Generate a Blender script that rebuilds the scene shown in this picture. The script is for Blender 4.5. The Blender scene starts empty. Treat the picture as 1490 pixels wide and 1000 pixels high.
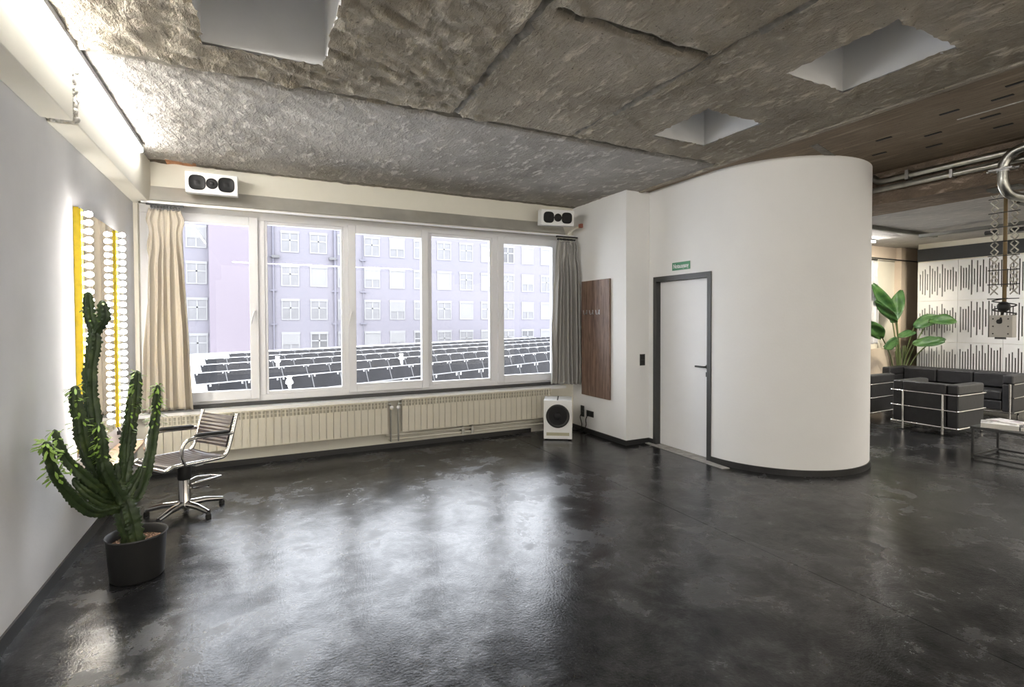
import bpy, bmesh, math, random
from math import sin, cos, pi, radians, atan2, sqrt, hypot
from mathutils import Matrix, Vector, noise
random.seed(7)
S = bpy.context.scene
COL = S.collection
# ------------------------------------------------------------------ camera
F, YAW, PIT, ROL, PX, PY = 745.7172, 0.4578736, -0.0194824, -0.0033443, 745.0, 480.33
CAM = Vector((0, 0, 1.53))
fwd = Vector((sin(YAW)*cos(PIT), cos(YAW)*cos(PIT), sin(PIT)))
r0 = Vector((cos(YAW), -sin(YAW), 0)); u0 = r0.cross(fwd)
rgt = r0*cos(ROL)+u0*sin(ROL); up = -r0*sin(ROL)+u0*cos(ROL)
cd = bpy.data.cameras.new('camera'); cam = bpy.data.objects.new('camera', cd); COL.objects.link(cam)
cd.sensor_width = 36; cd.lens = F/1490*36; cd.sensor_fit = 'HORIZONTAL'
cd.shift_y = (PY-500)/1490; cd.shift_x = 0
M = Matrix((rgt, up, -fwd)).transposed().to_4x4(); M.translation = CAM
cam.matrix_world = M; S.camera = cam; cd.clip_end = 300; cd.clip_start = .05

def at(u, v, Y):                      # where the sight line through a photo point meets the depth y = Y
    d = fwd + rgt*((u-PX)/F) - up*((v-PY)/F)
    return CAM + d*((Y-CAM.y)/d.y)

# ------------------------------------------------------------------ materials
def newmat(name):
    m = bpy.data.materials.new(name); m.use_nodes = True
    return m, m.node_tree.nodes, m.node_tree.links, m.node_tree.nodes['Principled BSDF']
def setp(b, **k):
    for a, v in k.items():
        b.inputs[a.replace('_', ' ')].default_value = v
def rgb(c): return (c[0], c[1], c[2], 1)
def coords(N, L, scale=(1, 1, 1), rot=(0, 0, 0)):
    t = N.new('ShaderNodeTexCoord'); mp = N.new('ShaderNodeMapping')
    mp.inputs['Scale'].default_value = scale; mp.inputs['Rotation'].default_value = rot
    L.new(t.outputs['Object'], mp.inputs['Vector']); return mp.outputs['Vector']
def ntex(N, L, v, scale, detail=4, rough=.6, dist=0):
    n = N.new('ShaderNodeTexNoise'); n.inputs['Scale'].default_value = scale
    n.inputs['Detail'].default_value = detail; n.inputs['Roughness'].default_value = rough
    n.inputs['Distortion'].default_value = dist; L.new(v, n.inputs['Vector']); return n.outputs['Fac']
def ramp(N, L, fac, stops):
    r = N.new('ShaderNodeValToRGB'); e = r.color_ramp.elements
    while len(e) < len(stops): e.new(.5)
    for i, (p, c) in enumerate(stops):
        e[i].position = p; e[i].color = rgb(c) if hasattr(c, '__len__') else (c, c, c, 1)
    L.new(fac, r.inputs['Fac']); return r.outputs['Color']
def mixc(N, L, fac, a, b, mode='MIX'):
    m = N.new('ShaderNodeMix'); m.data_type = 'RGBA'; m.blend_type = mode
    for s, v in ((m.inputs[0], fac), (m.inputs[6], a), (m.inputs[7], b)):
        if isinstance(v, (int, float)): s.default_value = v
        elif isinstance(v, tuple): s.default_value = rgb(v)
        else: L.new(v, s)
    return m.outputs[2]
def bump(N, L, b, h, strength=.3, dist=.01):
    n = N.new('ShaderNodeBump'); n.inputs['Strength'].default_value = strength
    n.inputs['Distance'].default_value = dist; L.new(h, n.inputs['Height']); L.new(n.outputs['Normal'], b.inputs['Normal'])
def plain(name, c, rough=.5, metal=0, var=.06, scale=8, bmp=0, bscale=60, spec=.5, coat=0):
    m, N, L, b = newmat(name); v = coords(N, L)
    f = ntex(N, L, v, scale)
    lo = tuple(max(0, x*(1-var)) for x in c); hi = tuple(min(1, x*(1+var)) for x in c)
    L.new(ramp(N, L, f, [(.3, lo), (.7, hi)]), b.inputs['Base Color'])
    setp(b, Roughness=rough, Metallic=metal, Specular_IOR_Level=spec, Coat_Weight=coat)
    if bmp: bump(N, L, b, ntex(N, L, v, bscale), bmp, .004)
    return m
def emit(name, c, s):
    m, N, L, b = newmat(name)
    setp(b, Base_Color=rgb((.8, .8, .8)), Emission_Color=rgb(c), Emission_Strength=s); return m

m_wall = plain('white_plaster', (.85, .845, .835), .85, var=.02, scale=1.5, bmp=.25, bscale=45, spec=.2)
m_wallL = plain('grey_white_plaster', (.72, .715, .725), .85, var=.04, scale=2.2, bmp=.2, bscale=40, spec=.2)
m_wallC = plain('cream_plaster', (.76, .73, .64), .85, var=.03, scale=2, bmp=.2, bscale=40, spec=.2)
m_shaft = plain('shaft_plaster', (.80, .80, .80), .9, var=.02, spec=.1)
m_black = plain('black_skirting', (.018, .018, .018), .45)
m_frame = plain('white_window_frame', (.78, .78, .80), .35, var=.01)
m_white = plain('white_lacquer', (.80, .80, .79), .4, var=.01)
m_door = plain('white_door', (.88, .88, .89), .5, var=.01)
m_anth = plain('anthracite_steel', (.035, .036, .036), .45, var=.05)
m_rubber = plain('black_rubber', (.012, .012, .012), .6)
m_cone = plain('speaker_cone', (.008, .008, .009), .5, var=.2, scale=20, spec=.25)
m_chrome = plain('chrome', (.78, .77, .76), .12, 1, var=.03)
m_steel = plain('brushed_steel', (.5, .5, .5), .3, 1, var=.08)
m_galv = plain('galvanised_pipe', (.42, .42, .39), .32, 1, var=.15, scale=12)
m_lintel = plain('dull_lintel_sheet', (.56, .545, .50), .38, .45, var=.22, scale=1.4)
m_rad = plain('cream_radiator', (.62, .58, .48), .45, var=.03)
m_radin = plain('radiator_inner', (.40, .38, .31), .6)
m_leather = plain('black_leather', (.022, .022, .024), .42, var=.25, scale=14, bmp=.3, bscale=30)
m_pot = plain('matt_black_pot', (.022, .022, .022), .55, var=.1)
m_yellow = plain('yellow_strip', (.85, .62, .02), .45, var=.1, scale=20)
m_brass = plain('brown_rod', (.13, .09, .04), .45, .6)
m_chain = plain('pale_steel_chain', (.5, .48, .42), .4, .8, var=.2, scale=30)
m_boxgrey = plain('warm_grey_box', (.50, .48, .44), .55, var=.04)
m_thresh = plain('threshold_concrete', (.34, .33, .31), .8, var=.25, scale=12, bmp=.4)
m_rail = plain('grey_ceiling_rail', (.10, .10, .09), .5, .3)
m_darkband = plain('dark_wall_band', (.03, .032, .034), .7)
m_felt = plain('dark_felt', (.045, .042, .033), .95, spec=.05)
m_panel = plain('white_acoustic_board', (.80, .80, .79), .6, var=.01)
m_tan = plain('tan_plaster', (.66, .56, .46), .85, var=.06, scale=3)
m_lcurt = plain('pale_grey_cloth', (.58, .58, .60), .9)
m_green = plain('green_sign', (.05, .22, .11), .5)
m_led = emit('white_led', (1, .975, .93), 95)
m_bulb = emit('warm_white_bulb', (1, .955, .90), 32)
m_paper = plain('magazine_paper', (.75, .73, .68), .6)
m_roof = plain('pale_roof_membrane', (.78, .78, .78), .8, var=.05, scale=.6)
m_roofwhite = plain('white_vent', (.85, .85, .85), .6)

def curtain_mat(name, c):
    m, N, L, b = newmat(name); v = coords(N, L, (1, 1, 1))
    w = ntex(N, L, coords(N, L, (400, 400, 400)), 1, 2)
    L.new(ramp(N, L, w, [(.3, tuple(x*.92 for x in c)), (.7, c)]), b.inputs['Base Color'])
    setp(b, Roughness=.95, Specular_IOR_Level=.1, Sheen_Weight=.2)
    bump(N, L, b, w, .2, .001); return m
m_curt1 = curtain_mat('beige_curtain', (.46, .415, .345))
m_curt2 = curtain_mat('grey_curtain', (.44, .43, .41))

def glass_mat(name, tint=(1, 1, 1), refl=1.0):
    m = bpy.data.materials.new(name); m.use_nodes = True; N = m.node_tree.nodes; L = m.node_tree.links
    N.clear(); o = N.new('ShaderNodeOutputMaterial'); mx = N.new('ShaderNodeMixShader'); fr = N.new('ShaderNodeFresnel')
    fr.inputs['IOR'].default_value = 1.27
    t = N.new('ShaderNodeBsdfTransparent'); t.inputs['Color'].default_value = rgb(tint)
    g = N.new('ShaderNodeBsdfGlossy'); g.inputs['Roughness'].default_value = 0.0
    g.inputs['Color'].default_value = rgb((.95, .95, 1))
    L.new(fr.outputs[0], mx.inputs[0]); L.new(t.outputs[0], mx.inputs[1]); L.new(g.outputs[0], mx.inputs[2]); L.new(mx.outputs[0], o.inputs[0])
    return m
m_glass = glass_mat('window_glass', (.97, .98, .99))
m, N, L, b = newmat('mirror_silver'); setp(b, Base_Color=rgb((.9, .9, .9)), Metallic=1, Roughness=.01); m_mirror = m

# polished black screed
m, N, L, b = newmat('polished_black_screed'); v = coords(N, L)
big = ntex(N, L, v, .75, 9, .66, .5); mid = ntex(N, L, v, 3.2, 9, .72, .35); fine = ntex(N, L, v, 75, 3, .6); spk = ntex(N, L, v, 160, 2, .5)
patch = mixc(N, L, .55, big, mid)
dirt = ramp(N, L, patch, [(.38, (.009, .009, .010)), (.50, (.014, .014, .015)), (.59, (.030, .030, .031)), (.70, (.018, .018, .019))])
col = mixc(N, L, .3, dirt, ramp(N, L, fine, [(.35, (.005, .005, .006)), (.72, (.035, .035, .035))]))
col = mixc(N, L, ramp(N, L, spk, [(.70, 0.0), (.76, .5)]), col, (.22, .21, .20))
L.new(col, b.inputs['Base Color'])
rgh = mixc(N, L, .12, ramp(N, L, patch, [(.38, .12), (.47, .15), (.53, .22), (.59, .36), (.68, .22)]), fine)
L.new(rgh, b.inputs['Roughness'])
L.new(ramp(N, L, patch, [(.38, .14), (.47, .30), (.55, .72), (.66, .45)]), b.inputs['Specular IOR Level'])
bump(N, L, b, mixc(N, L, .45, ntex(N, L, v, 9, 6, .7), fine), .22, .01)
m_floor = m

# rough stripped concrete ceiling
def concrete(name, dark, midc, light, stretch, bmps, plank=False):
    m, N, L, b = newmat(name); v = coords(N, L)
    vs = coords(N, L, stretch, (0, 0, radians(28)))
    a = ntex(N, L, v, 1.1, 8, .68, .3); c = ntex(N, L, vs, 16, 6, .62, .25); d = ntex(N, L, v, 42, 4, .7); e = ntex(N, L, vs, 5, 5, .6, .2)
    base = ramp(N, L, a, [(.32, dark), (.52, midc), (.70, light)])
    fleck = ramp(N, L, c, [(.55, 0.0), (.66, .72)])
    col = mixc(N, L, fleck, base, tuple(min(1, x*1.45) for x in light))
    pit = ramp(N, L, d, [(.29, .85), (.37, 0.0)])
    col = mixc(N, L, pit, col, tuple(x*.25 for x in dark))
    h = mixc(N, L, .45, mixc(N, L, .4, ramp(N, L, c, [(.40, 0.0), (.66, 1.0)]), e), d)
    if plank:
        w = N.new('ShaderNodeTexWave'); w.inputs['Scale'].default_value = 3.0; w.inputs['Distortion'].default_value = 1.2
        w.bands_direction = 'X'; w.inputs['Detail Scale'].default_value = 4
        L.new(coords(N, L, (1, .08, 1)), w.inputs['Vector'])
        grain = ntex(N, L, coords(N, L, (22, 1.2, 22)), 3, 5, .6)
        col = mixc(N, L, .35, col, ramp(N, L, grain, [(.3, tuple(x*.6 for x in dark)), (.7, tuple(x*1.25 for x in midc))]))
        h = mixc(N, L, .5, h, grain)
    L.new(col, b.inputs['Base Color']); setp(b, Roughness=.9, Specular_IOR_Level=.25)
    bump(N, L, b, h, bmps, .045); return m
m_ceil = concrete('stripped_concrete', (.25, .22, .175), (.39, .35, .285), (.50, .455, .38), (1, .30, 1), 1.0)
m_ceilg = concrete('grey_window_lit_concrete', (.27, .255, .23), (.41, .39, .36), (.53, .51, .475), (1, .4, 1), .8)  # grey concrete, tone lifted to paint in the cool light near the window
m_ceilb = concrete('brown_board_marked_concrete', (.16, .125, .09), (.26, .205, .15), (.34, .28, .21), (1, .1, 1), .5, True)
m_ceill = concrete('lounge_concrete', (.36, .35, .35), (.48, .46, .44), (.58, .55, .51), (1, .3, 1), .3, True)
m_beamb = concrete('brown_beam_concrete', (.13, .10, .075), (.24, .185, .14), (.38, .31, .25), (1, .3, 1), .8)
m_groove = plain('joint_mortar', (.24, .225, .20), .95, var=.3, scale=20, bmp=.6, spec=.1)
m_orange = plain('exposed_brick', (.42, .20, .10), .9, var=.4, scale=25, bmp=.8)
m_cavity = plain('cavity_shade', (.06, .045, .03), .95, var=.8, scale=40, bmp=1)  # dark colour paints the shade of a cavity in the ceiling
m_peel = plain('broken_plaster', (.62, .60, .55), .95, var=.25, scale=30, bmp=1, bscale=50)

def wood(name, c1, c2, sc=(30, 1.2, 30), ax=None, streak=(.10, .06, .04), rough=.55):
    m, N, L, b = newmat(name)
    g = ntex(N, L, coords(N, L, sc), 2.2, 7, .65, .4)
    k = ntex(N, L, coords(N, L, tuple(x*2.2 for x in sc)), 2.0, 4, .6)
    col = mixc(N, L, ramp(N, L, k, [(.54, 0.0), (.66, .85)]), ramp(N, L, g, [(.3, c1), (.7, c2)]), streak)
    L.new(col, b.inputs['Base Color']); setp(b, Roughness=rough)
    bump(N, L, b, g, .2, .003); return m
m_walnut = wood('dark_streaked_wood', (.070, .040, .028), (.29, .19, .14), (26, 13, .8), streak=(.035, .020, .015))
m_shelf = wood('light_wood_shelf', (.55, .36, .24), (.68, .48, .34), (20, 2, 20), streak=(.45, .28, .18), rough=.4)

# cactus, leaves
m, N, L, b = newmat('euphorbia_green'); v = coords(N, L)
L.new(ramp(N, L, ntex(N, L, v, 14, 5, .6), [(.3, (.014, .026, .010)), (.55, (.032, .056, .016)), (.75, (.085, .115, .035))]), b.inputs['Base Color'])
setp(b, Roughness=.5); bump(N, L, b, ntex(N, L, v, 45), .4, .006); m_cactus = m
m_cleaf = plain('fresh_small_leaf', (.20, .33, .05), .45, var=.3)
m, N, L, b = newmat('big_leaf_green'); v = coords(N, L)
L.new(ramp(N, L, ntex(N, L, v, 7, 4), [(.3, (.018, .065, .022)), (.7, (.07, .155, .04))]), b.inputs['Base Color'])
setp(b, Roughness=.35); m_leaf = m
m_stalk = plain('leaf_stalk', (.13, .17, .07), .5, var=.2)
m, N, L, b = newmat('clay_granules'); v = coords(N, L)
vo = N.new('ShaderNodeTexVoronoi'); vo.inputs['Scale'].default_value = 70; L.new(v, vo.inputs['Vector'])
L.new(ramp(N, L, vo.outputs['Distance'], [(.1, (.50, .30, .20)), (.6, (.14, .08, .05))]), b.inputs['Base Color'])
setp(b, Roughness=.95); bump(N, L, b, vo.outputs['Distance'], 1, .02); m_clay = m

# brick facade opposite, rendered wing, panels
m, N, L, b = newmat('violet_brown_brick')
br = N.new('ShaderNodeTexBrick'); br.inputs['Scale'].default_value = 2.2; br.inputs['Brick Width'].default_value = .55; br.inputs['Row Height'].default_value = .2
br.inputs['Mortar Size'].default_value = .02
br.inputs['Color1'].default_value = rgb((.120, .116, .136)); br.inputs['Color2'].default_value = rgb((.134, .126, .142)); br.inputs['Mortar'].default_value = rgb((.140, .137, .150))
vv = coords(N, L, (1, 1, 1), (radians(90), 0, 0)); L.new(vv, br.inputs['Vector'])
L.new(mixc(N, L, .3, br.outputs['Color'], ramp(N, L, ntex(N, L, vv, .25, 3), [(.3, (.124, .121, .143)), (.7, (.134, .126, .142))])), b.inputs['Base Color'])
setp(b, Roughness=.9); m_brick = m
m_pink = plain('pink_lilac_render', (.140, .122, .142), .9, var=.02, scale=.3)
m_lite = plain('pale_window_frame', (.165, .165, .165), .6, var=.01)
m_blind = plain('pale_blind', (.145, .145, .145), .7, var=.03, scale=1)
m_pane = plain('far_window_pane', (.108, .108, .112), .3, var=.25, scale=.35)
m_panedk = plain('far_window_pane_dark', (.060, .060, .063), .25, var=.4, scale=.5)
m_pipe2 = plain('grey_downpipe', (.095, .093, .115), .6)
m, N, L, b = newmat('solar_cell_black'); v = coords(N, L)
L.new(ramp(N, L, ntex(N, L, v, 1.5), [(.3, (.010, .010, .011)), (.7, (.018, .018, .020))]), b.inputs['Base Color']); setp(b, Roughness=.55, Specular_IOR_Level=.10); m_solar = m

# ------------------------------------------------------------------ mesh builder
class MB:
    def __init__(s): s.v = []; s.f = []; s.m = []; s.mi = 0; s.T = Matrix.Identity(4)
    def add(s, vs, fs):
        k = len(s.v); s.v += [tuple(s.T @ Vector(p)) for p in vs]
        for f in fs: s.f.append([k+i for i in f]); s.m.append(s.mi)
        return s
    def box(s, x0, x1, y0, y1, z0, z1):
        x0, x1 = sorted((x0, x1)); y0, y1 = sorted((y0, y1)); z0, z1 = sorted((z0, z1))
        return s.add([(x, y, z) for z in (z0, z1) for y in (y0, y1) for x in (x0, x1)],
                     [(0, 2, 3, 1), (4, 5, 7, 6), (0, 1, 5, 4), (2, 6, 7, 3), (0, 4, 6, 2), (1, 3, 7, 5)])
    def prism(s, poly, z0, z1):
        n = len(poly); a = sum(poly[i][0]*poly[(i+1) % n][1]-poly[(i+1) % n][0]*poly[i][1] for i in range(n))
        if a < 0: poly = poly[::-1]
        return s.add([(x, y, z0) for x, y in poly]+[(x, y, z1) for x, y in poly],
                     [tuple(range(n))[::-1], tuple(range(n, 2*n))]+[(i, (i+1) % n, n+(i+1) % n, n+i) for i in range(n)])
    def tube(s, pts, r, seg=10, caps=True, rad=None, star=0, starn=4):
        pts = [Vector(p) for p in pts]; n = len(pts); vs = []; prev = None
        for i, p in enumerate(pts):
            t = (pts[min(i+1, n-1)]-pts[max(i-1, 0)])
            t = t.normalized() if t.length > 1e-9 else Vector((0, 0, 1))
            if prev is None:
                a = Vector((1, 0, 0)) if abs(t.x) < .8 else Vector((0, 1, 0))
                u = t.cross(a).normalized()
            else: u = (prev - t*prev.dot(t)).normalized()
            prev = u; w = t.cross(u)
            R = rad[i] if rad else r
            for k in range(seg):
                th = 2*pi*k/seg; rr = R
                if star: rr = R*(1-star+star*abs(cos(th*starn/2))**1.5)
                vs.append(p+u*(rr*cos(th))+w*(rr*sin(th)))
        fs = [(i*seg+k, i*seg+(k+1) % seg, (i+1)*seg+(k+1) % seg, (i+1)*seg+k) for i in range(n-1) for k in range(seg)]
        if caps: fs += [tuple(range(seg))[::-1], tuple(range((n-1)*seg, n*seg))]
        return s.add(vs, fs)
    def lathe(s, prof, c=(0, 0, 0), seg=24, axis='z'):
        vs = []
        for r, h in prof:
            for k in range(seg):
                th = 2*pi*k/seg
                p = (r*cos(th), r*sin(th), h)
                if axis == 'y': p = (p[0], p[2], -p[1])
                if axis == 'x': p = (p[2], p[0], p[1])
                vs.append((p[0]+c[0], p[1]+c[1], p[2]+c[2]))
        n = len(prof)
        fs = [(i*seg+k, i*seg+(k+1) % seg, (i+1)*seg+(k+1) % seg, (i+1)*seg+k) for i in range(n-1) for k in range(seg)]
        if prof[0][0] > 1e-6: fs.append(tuple(range(seg))[::-1])
        if prof[-1][0] > 1e-6: fs.append(tuple(range((n-1)*seg, n*seg)))
        return s.add(vs, fs)
    def sphere(s, c, r, seg=12, rings=7, sz=1):
        return s.lathe([(max(1e-4, r*sin(pi*i/rings)), -r*cos(pi*i/rings)*sz) for i in range(rings+1)], c, seg)

def bezpts(pts, n=6):                 # Catmull-Rom smoothing of a polyline
    P = [Vector(p) for p in pts]; out = []
    for i in range(len(P)-1):
        a = P[max(i-1, 0)]; b_ = P[i]; c = P[i+1]; d = P[min(i+2, len(P)-1)]
        for k in range(n):
            t = k/n
            out.append(.5*((2*b_)+(c-a)*t+(2*a-5*b_+4*c-d)*t*t+(3*b_-a-3*c+d)*t**3))
    out.append(P[-1]); return out
def fillet(pts, r, n=6):              # rounded corners on a bent tube
    P = [Vector(p) for p in pts]; out = [P[0]]
    for i in range(1, len(P)-1):
        a, b_, c = P[i-1], P[i], P[i+1]
        l1 = (a-b_); l2 = (c-b_); rr = min(r, l1.length*.48, l2.length*.48)
        p = b_+l1.normalized()*rr; q = b_+l2.normalized()*rr
        for k in range(n+1):
            t = k/n; out.append(p*(1-t)**2+b_*2*t*(1-t)+q*t*t)
    out.append(P[-1]); return out

def obj(name, mb, mats, parent=None, smooth=None, bevel=0, bseg=2, local=False):
    me = bpy.data.meshes.new(name); me.from_pydata(mb.v, [], mb.f)
    mats = mats if isinstance(mats, (list, tuple)) else [mats]
    for x in mats: me.materials.append(x)
    me.polygons.foreach_set('material_index', mb.m)
    if smooth is not None:
        me.polygons.foreach_set('use_smooth', [True]*len(me.polygons))
        if smooth < 180: me.set_sharp_from_angle(angle=radians(smooth))
    me.update()
    o = bpy.data.objects.new(name, me); COL.objects.link(o)
    if bevel:
        md = o.modifiers.new('b', 'BEVEL'); md.width = bevel; md.segments = bseg; md.limit_method = 'ANGLE'; md.angle_limit = radians(40)
        if smooth is None:
            me.polygons.foreach_set('use_smooth', [True]*len(me.polygons)); md.harden_normals = True
    if parent:
        o.parent = parent
        if not local:
            Q = parent.matrix_basis.copy(); pp = parent.parent
            # world coordinates given: cancel the chain of parents
            W = WORLD[parent.name]; o.matrix_parent_inverse = W.inverted()
    WORLD[o.name] = Matrix.Identity(4) if not local else (WORLD[parent.name] if parent else Matrix.Identity(4))
    return o
WORLD = {}
def thing(name, label, cat, loc=(0, 0, 0), rz=0, group=None):
    o = bpy.data.objects.new(name, None); COL.objects.link(o); o.empty_display_size = .1
    o.location = loc; o.rotation_euler = (0, 0, rz)
    WORLD[o.name] = Matrix.Translation(Vector(loc)) @ Matrix.Rotation(rz, 4, 'Z')
    if label: o['label'] = label
    if cat: o['category'] = cat
    if group: o['group'] = group
    return o
def tag(o, label, cat, group=None):
    o['label'] = label; o['category'] = cat
    if group: o['group'] = group
    return o
def struct(o): o['kind'] = 'structure'; return o
def dup(root, loc=None, rz=None, label=None, group=None):
    def rec(o, par):
        c = o.copy(); COL.objects.link(c); c.parent = par
        for ch in list(o.children): rec(ch, c)
        return c
    r = rec(root, None)
    if loc is not None: r.location = loc
    if rz is not None: r.rotation_euler = (0, 0, rz)
    if label: r['label'] = label
    if group: r['group'] = group
    return r
CX, CY = 5.265, 3.95; CR = .93
XL, XR, XD, YW, ZC = -1.09, 3.98, 4.335, 6.12, 3.10
ZL = 2.93; XA = 11.2; YL = 5.8

# ------------------------------------------------------------------ floor
f = MB()
f.box(-1.3, 2.972, -4.2, 6.4, -.06, 0).box(2.977, 12.4, -4.2, 6.4, -.06, 0).box(2.97, 2.98, -4.2, 6.4, -.06, -.004)
struct(obj('floor', f, m_floor))

# ------------------------------------------------------------------ walls
w = MB().box(XL-.2, XL, -4.2, 6.4, 0, 3.8); struct(obj('wall_left', w, m_wallL))
w = MB().box(XL-.2, 12.4, -4.4, -4.2, 0, 3.8); struct(obj('wall_front', w, m_wall))
w = MB()
WX0, WX1, WZ0, WZ1 = -1.055, 3.80, .625, 2.70
w.box(XL-.2, 6.3, YW, YW+.26, WZ1, 3.8).box(XL-.2, 6.3, YW, YW+.26, .06, WZ0-.02)
w.box(XL-.2, WX0, YW, YW+.26, WZ0-.02, WZ1).box(WX1, 6.3, YW, YW+.26, WZ0-.02, WZ1).box(XL-.2, 6.3, YW+.03, YW+.26, 0, .06)
struct(obj('wall_back', w, m_wallC))
# pier, door wall and rounded end, one continuous wall
arc = [(CX-CR*cos(a), CY-CR*sin(a)) for a in [pi*i/64 for i in range(65)]]
t = .10
dy0, dy1 = 3.97, 4.865
w = MB()
w.box(XR, XD+.1, 4.95, 6.2, 0, 3.12)
w.box(XD, XD+t, dy1, 4.96, 0, 3.12)
w.box(XD, XD+t, dy0, dy1, 2.045, 3.12)
inner = [(CX-(CR-t)*cos(a), CY-(CR-t)*sin(a)) for a in [pi*i/64 for i in range(65)]]
poly = [(XD, dy0)]+arc+[(CX+CR, 6.2)]+[(CX+CR-t, 6.2)]+inner[::-1]+[(XD+t, dy0)]
n = len(poly)
# ring strip
out = [(XD, dy0)]+arc+[(CX+CR, 6.2)]; inn = [(XD+t, dy0)]+inner+[(CX+CR-t, 6.2)]
k = len(out)
vs = [(x, y, 0) for x, y in out]+[(x, y, 3.12) for x, y in out]+[(x, y, 0) for x, y in inn]+[(x, y, 3.12) for x, y in inn]
fs = []
for i in range(k-1):
    fs += [(i, i+1, k+i+1, k+i), (2*k+i+1, 2*k+i, 3*k+i, 3*k+i+1), (k+i, k+i+1, 3*k+i+1, 3*k+i)]
fs += [(0, k, 3*k, 2*k), (k-1, 3*k-1, 4*k-1, 2*k-1)]
w.add(vs, fs)
o = struct(obj('wall_right', w, m_wall, smooth=30))
# lounge walls
w = MB(); w.box(6.3, 7.4, YL, YL+.3, 0, 3.8).box(9.55, 12.4, YL, YL+.3, 0, 3.8).box(7.4, 9.55, YL, YL+.3, 0, .9).box(7.4, 9.55, YL, YL+.3, 2.6, 3.8)
struct(obj('wall_lounge', w, m_wallC))
w = MB().box(XA, XA+.1, -4.2, 5.32, 0, 3.8).box(12.3, 12.5, -4.4, 6.4, 0, 3.8)
struct(obj('wall_end', w, m_wallC))
w = MB().box(XA-.03, XA, -4.2, 5.32, 2.60, 2.83)
struct(obj('trim_1', w, m_darkband))
w = MB().box(11.35, 12.3, YL-.12, YL, 0, ZL)
w.box(9.2, 12.3, YL-.03, YL, 2.72, ZL).box(9.2, 11.4, YL-.12, YL, 0, .95)
struct(obj('trim_2', w, m_tan))
wn = bpy.data.objects.new('window_5', None); COL.objects.link(wn); wn.location = (8.475, YL, .9); struct(wn); WORLD['window_5'] = Matrix.Translation(wn.location)
w = MB().box(7.4, 7.48, YL+.1, YL+.18, .9, 2.6).box(9.47, 9.55, YL+.1, YL+.18, .9, 2.6).box(7.48, 9.47, YL+.1, YL+.18, .9, .98).box(7.48, 9.47, YL+.1, YL+.18, 2.52, 2.6).box(8.44, 8.51, YL+.1, YL+.18, .98, 2.52)
obj('window_frame', w, m_frame, wn); obj('glass_pane', MB().box(7.48, 9.47, YL+.135, YL+.141, .98, 2.52), m_glass, wn)
# skirting boards
struct(obj('baseboard_left', MB().box(XL, XL+.012, -4.2, YW, 0, .075), m_black))
struct(obj('baseboard_back', MB().box(XL, 3.3, YW+.0, YW+.03, 0, .06), m_black))
w = MB().box(XR-.012, XR, 4.95, YW, 0, .06).box(XR-.012, XD, 4.938, 4.95, 0, .06).box(XD-.012, XD, dy1+.0, 4.94, 0, .06)
o2 = [(CX-(CR+.012)*cos(a), CY-(CR+.012)*sin(a)) for a in [pi*i/64 for i in range(65)]]
k = 65
vs = [(x, y, 0) for x, y in o2]+[(x, y, .06) for x, y in o2]+[(x, y, 0) for x, y in arc]+[(x, y, .06) for x, y in arc]
fs = []
for i in range(k-1): fs += [(i, i+1, k+i+1, k+i), (k+i, k+i+1, 3*k+i+1, 3*k+i)]
w.add(vs, fs)
w.box(XD-.012, XD, 3.95, 3.97, 0, .06)
struct(obj('baseboard_right', w, m_black))
# beam over the left wall
w = MB(); XB = -.945
w.box(XL, XB, 3.86, YW, 2.685, 3.12).box(XL, XB-.006, 3.76, 3.86, 2.70, 3.12)
w.box(XL, XB+.004, -4.2, 3.76, 2.675, 3.12)
beam = struct(obj('trim_3', w, m_wallC, bevel=.008))
bm_ = bmesh.new()
w = MB()
for i in range(46):                    # crumbling plaster at the beam joint
    y = 3.81+random.uniform(-.05, .05); z = random.uniform(2.70, 3.08); s_ = random.uniform(.008, .024)
    w.sphere((XB-.006+random.uniform(-.004, .004), y, z), s_, 6, 4)
for i in range(22):
    w.sphere((random.uniform(XL+.02, XB-.01), 3.81+random.uniform(-.045, .045), 2.70), random.uniform(.01, .02), 6, 4)
bm_.free()
struct(obj('trim_4', w, m_peel, smooth=180))
# galvanised lintel sheet over the window and its white edge rail
w = MB(); w.add([(-1.0, YW, 2.865), (3.80, YW, 2.865), (3.80, YW-.085, 2.715), (-1.0, YW-.085, 2.715), (-1.0, YW-.07, 2.70), (3.80, YW-.07, 2.70), (3.8, YW, 2.70), (-1, YW, 2.70)],
               [(0, 3, 2, 1), (3, 4, 5, 2), (4, 7, 6, 5), (0, 7, 4, 3), (1, 2, 5, 6)])
struct(obj('trim_5', w, m_lintel))
w = MB().box(-1.04, 3.80, YW-.10, YW-.02, 2.685, 2.70)
struct(obj('trim_6', w, m_wallC))
# inner sill
w = MB().box(XL, 3.8, 6.02, 6.30, .585, .620)
struct(obj('trim_7', w, m_white))
w = MB().box(-1.05, 3.8, 6.17, 6.22, .622, .662)
struct(obj('trim_8', w, m_anth))
# door threshold
w = MB()
pts = [(XD+.08, dy1+.05), (XD-.07, dy1+.10), (XD-.085, 4.6), (XD-.10, 4.2), (XD-.11, 3.72), (XD-.03, 3.70), (XD-.013, 3.97), (XD+.08, 3.97)]
w.prism(pts, 0, .006); struct(obj('trim_9', w, m_thresh))

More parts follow.
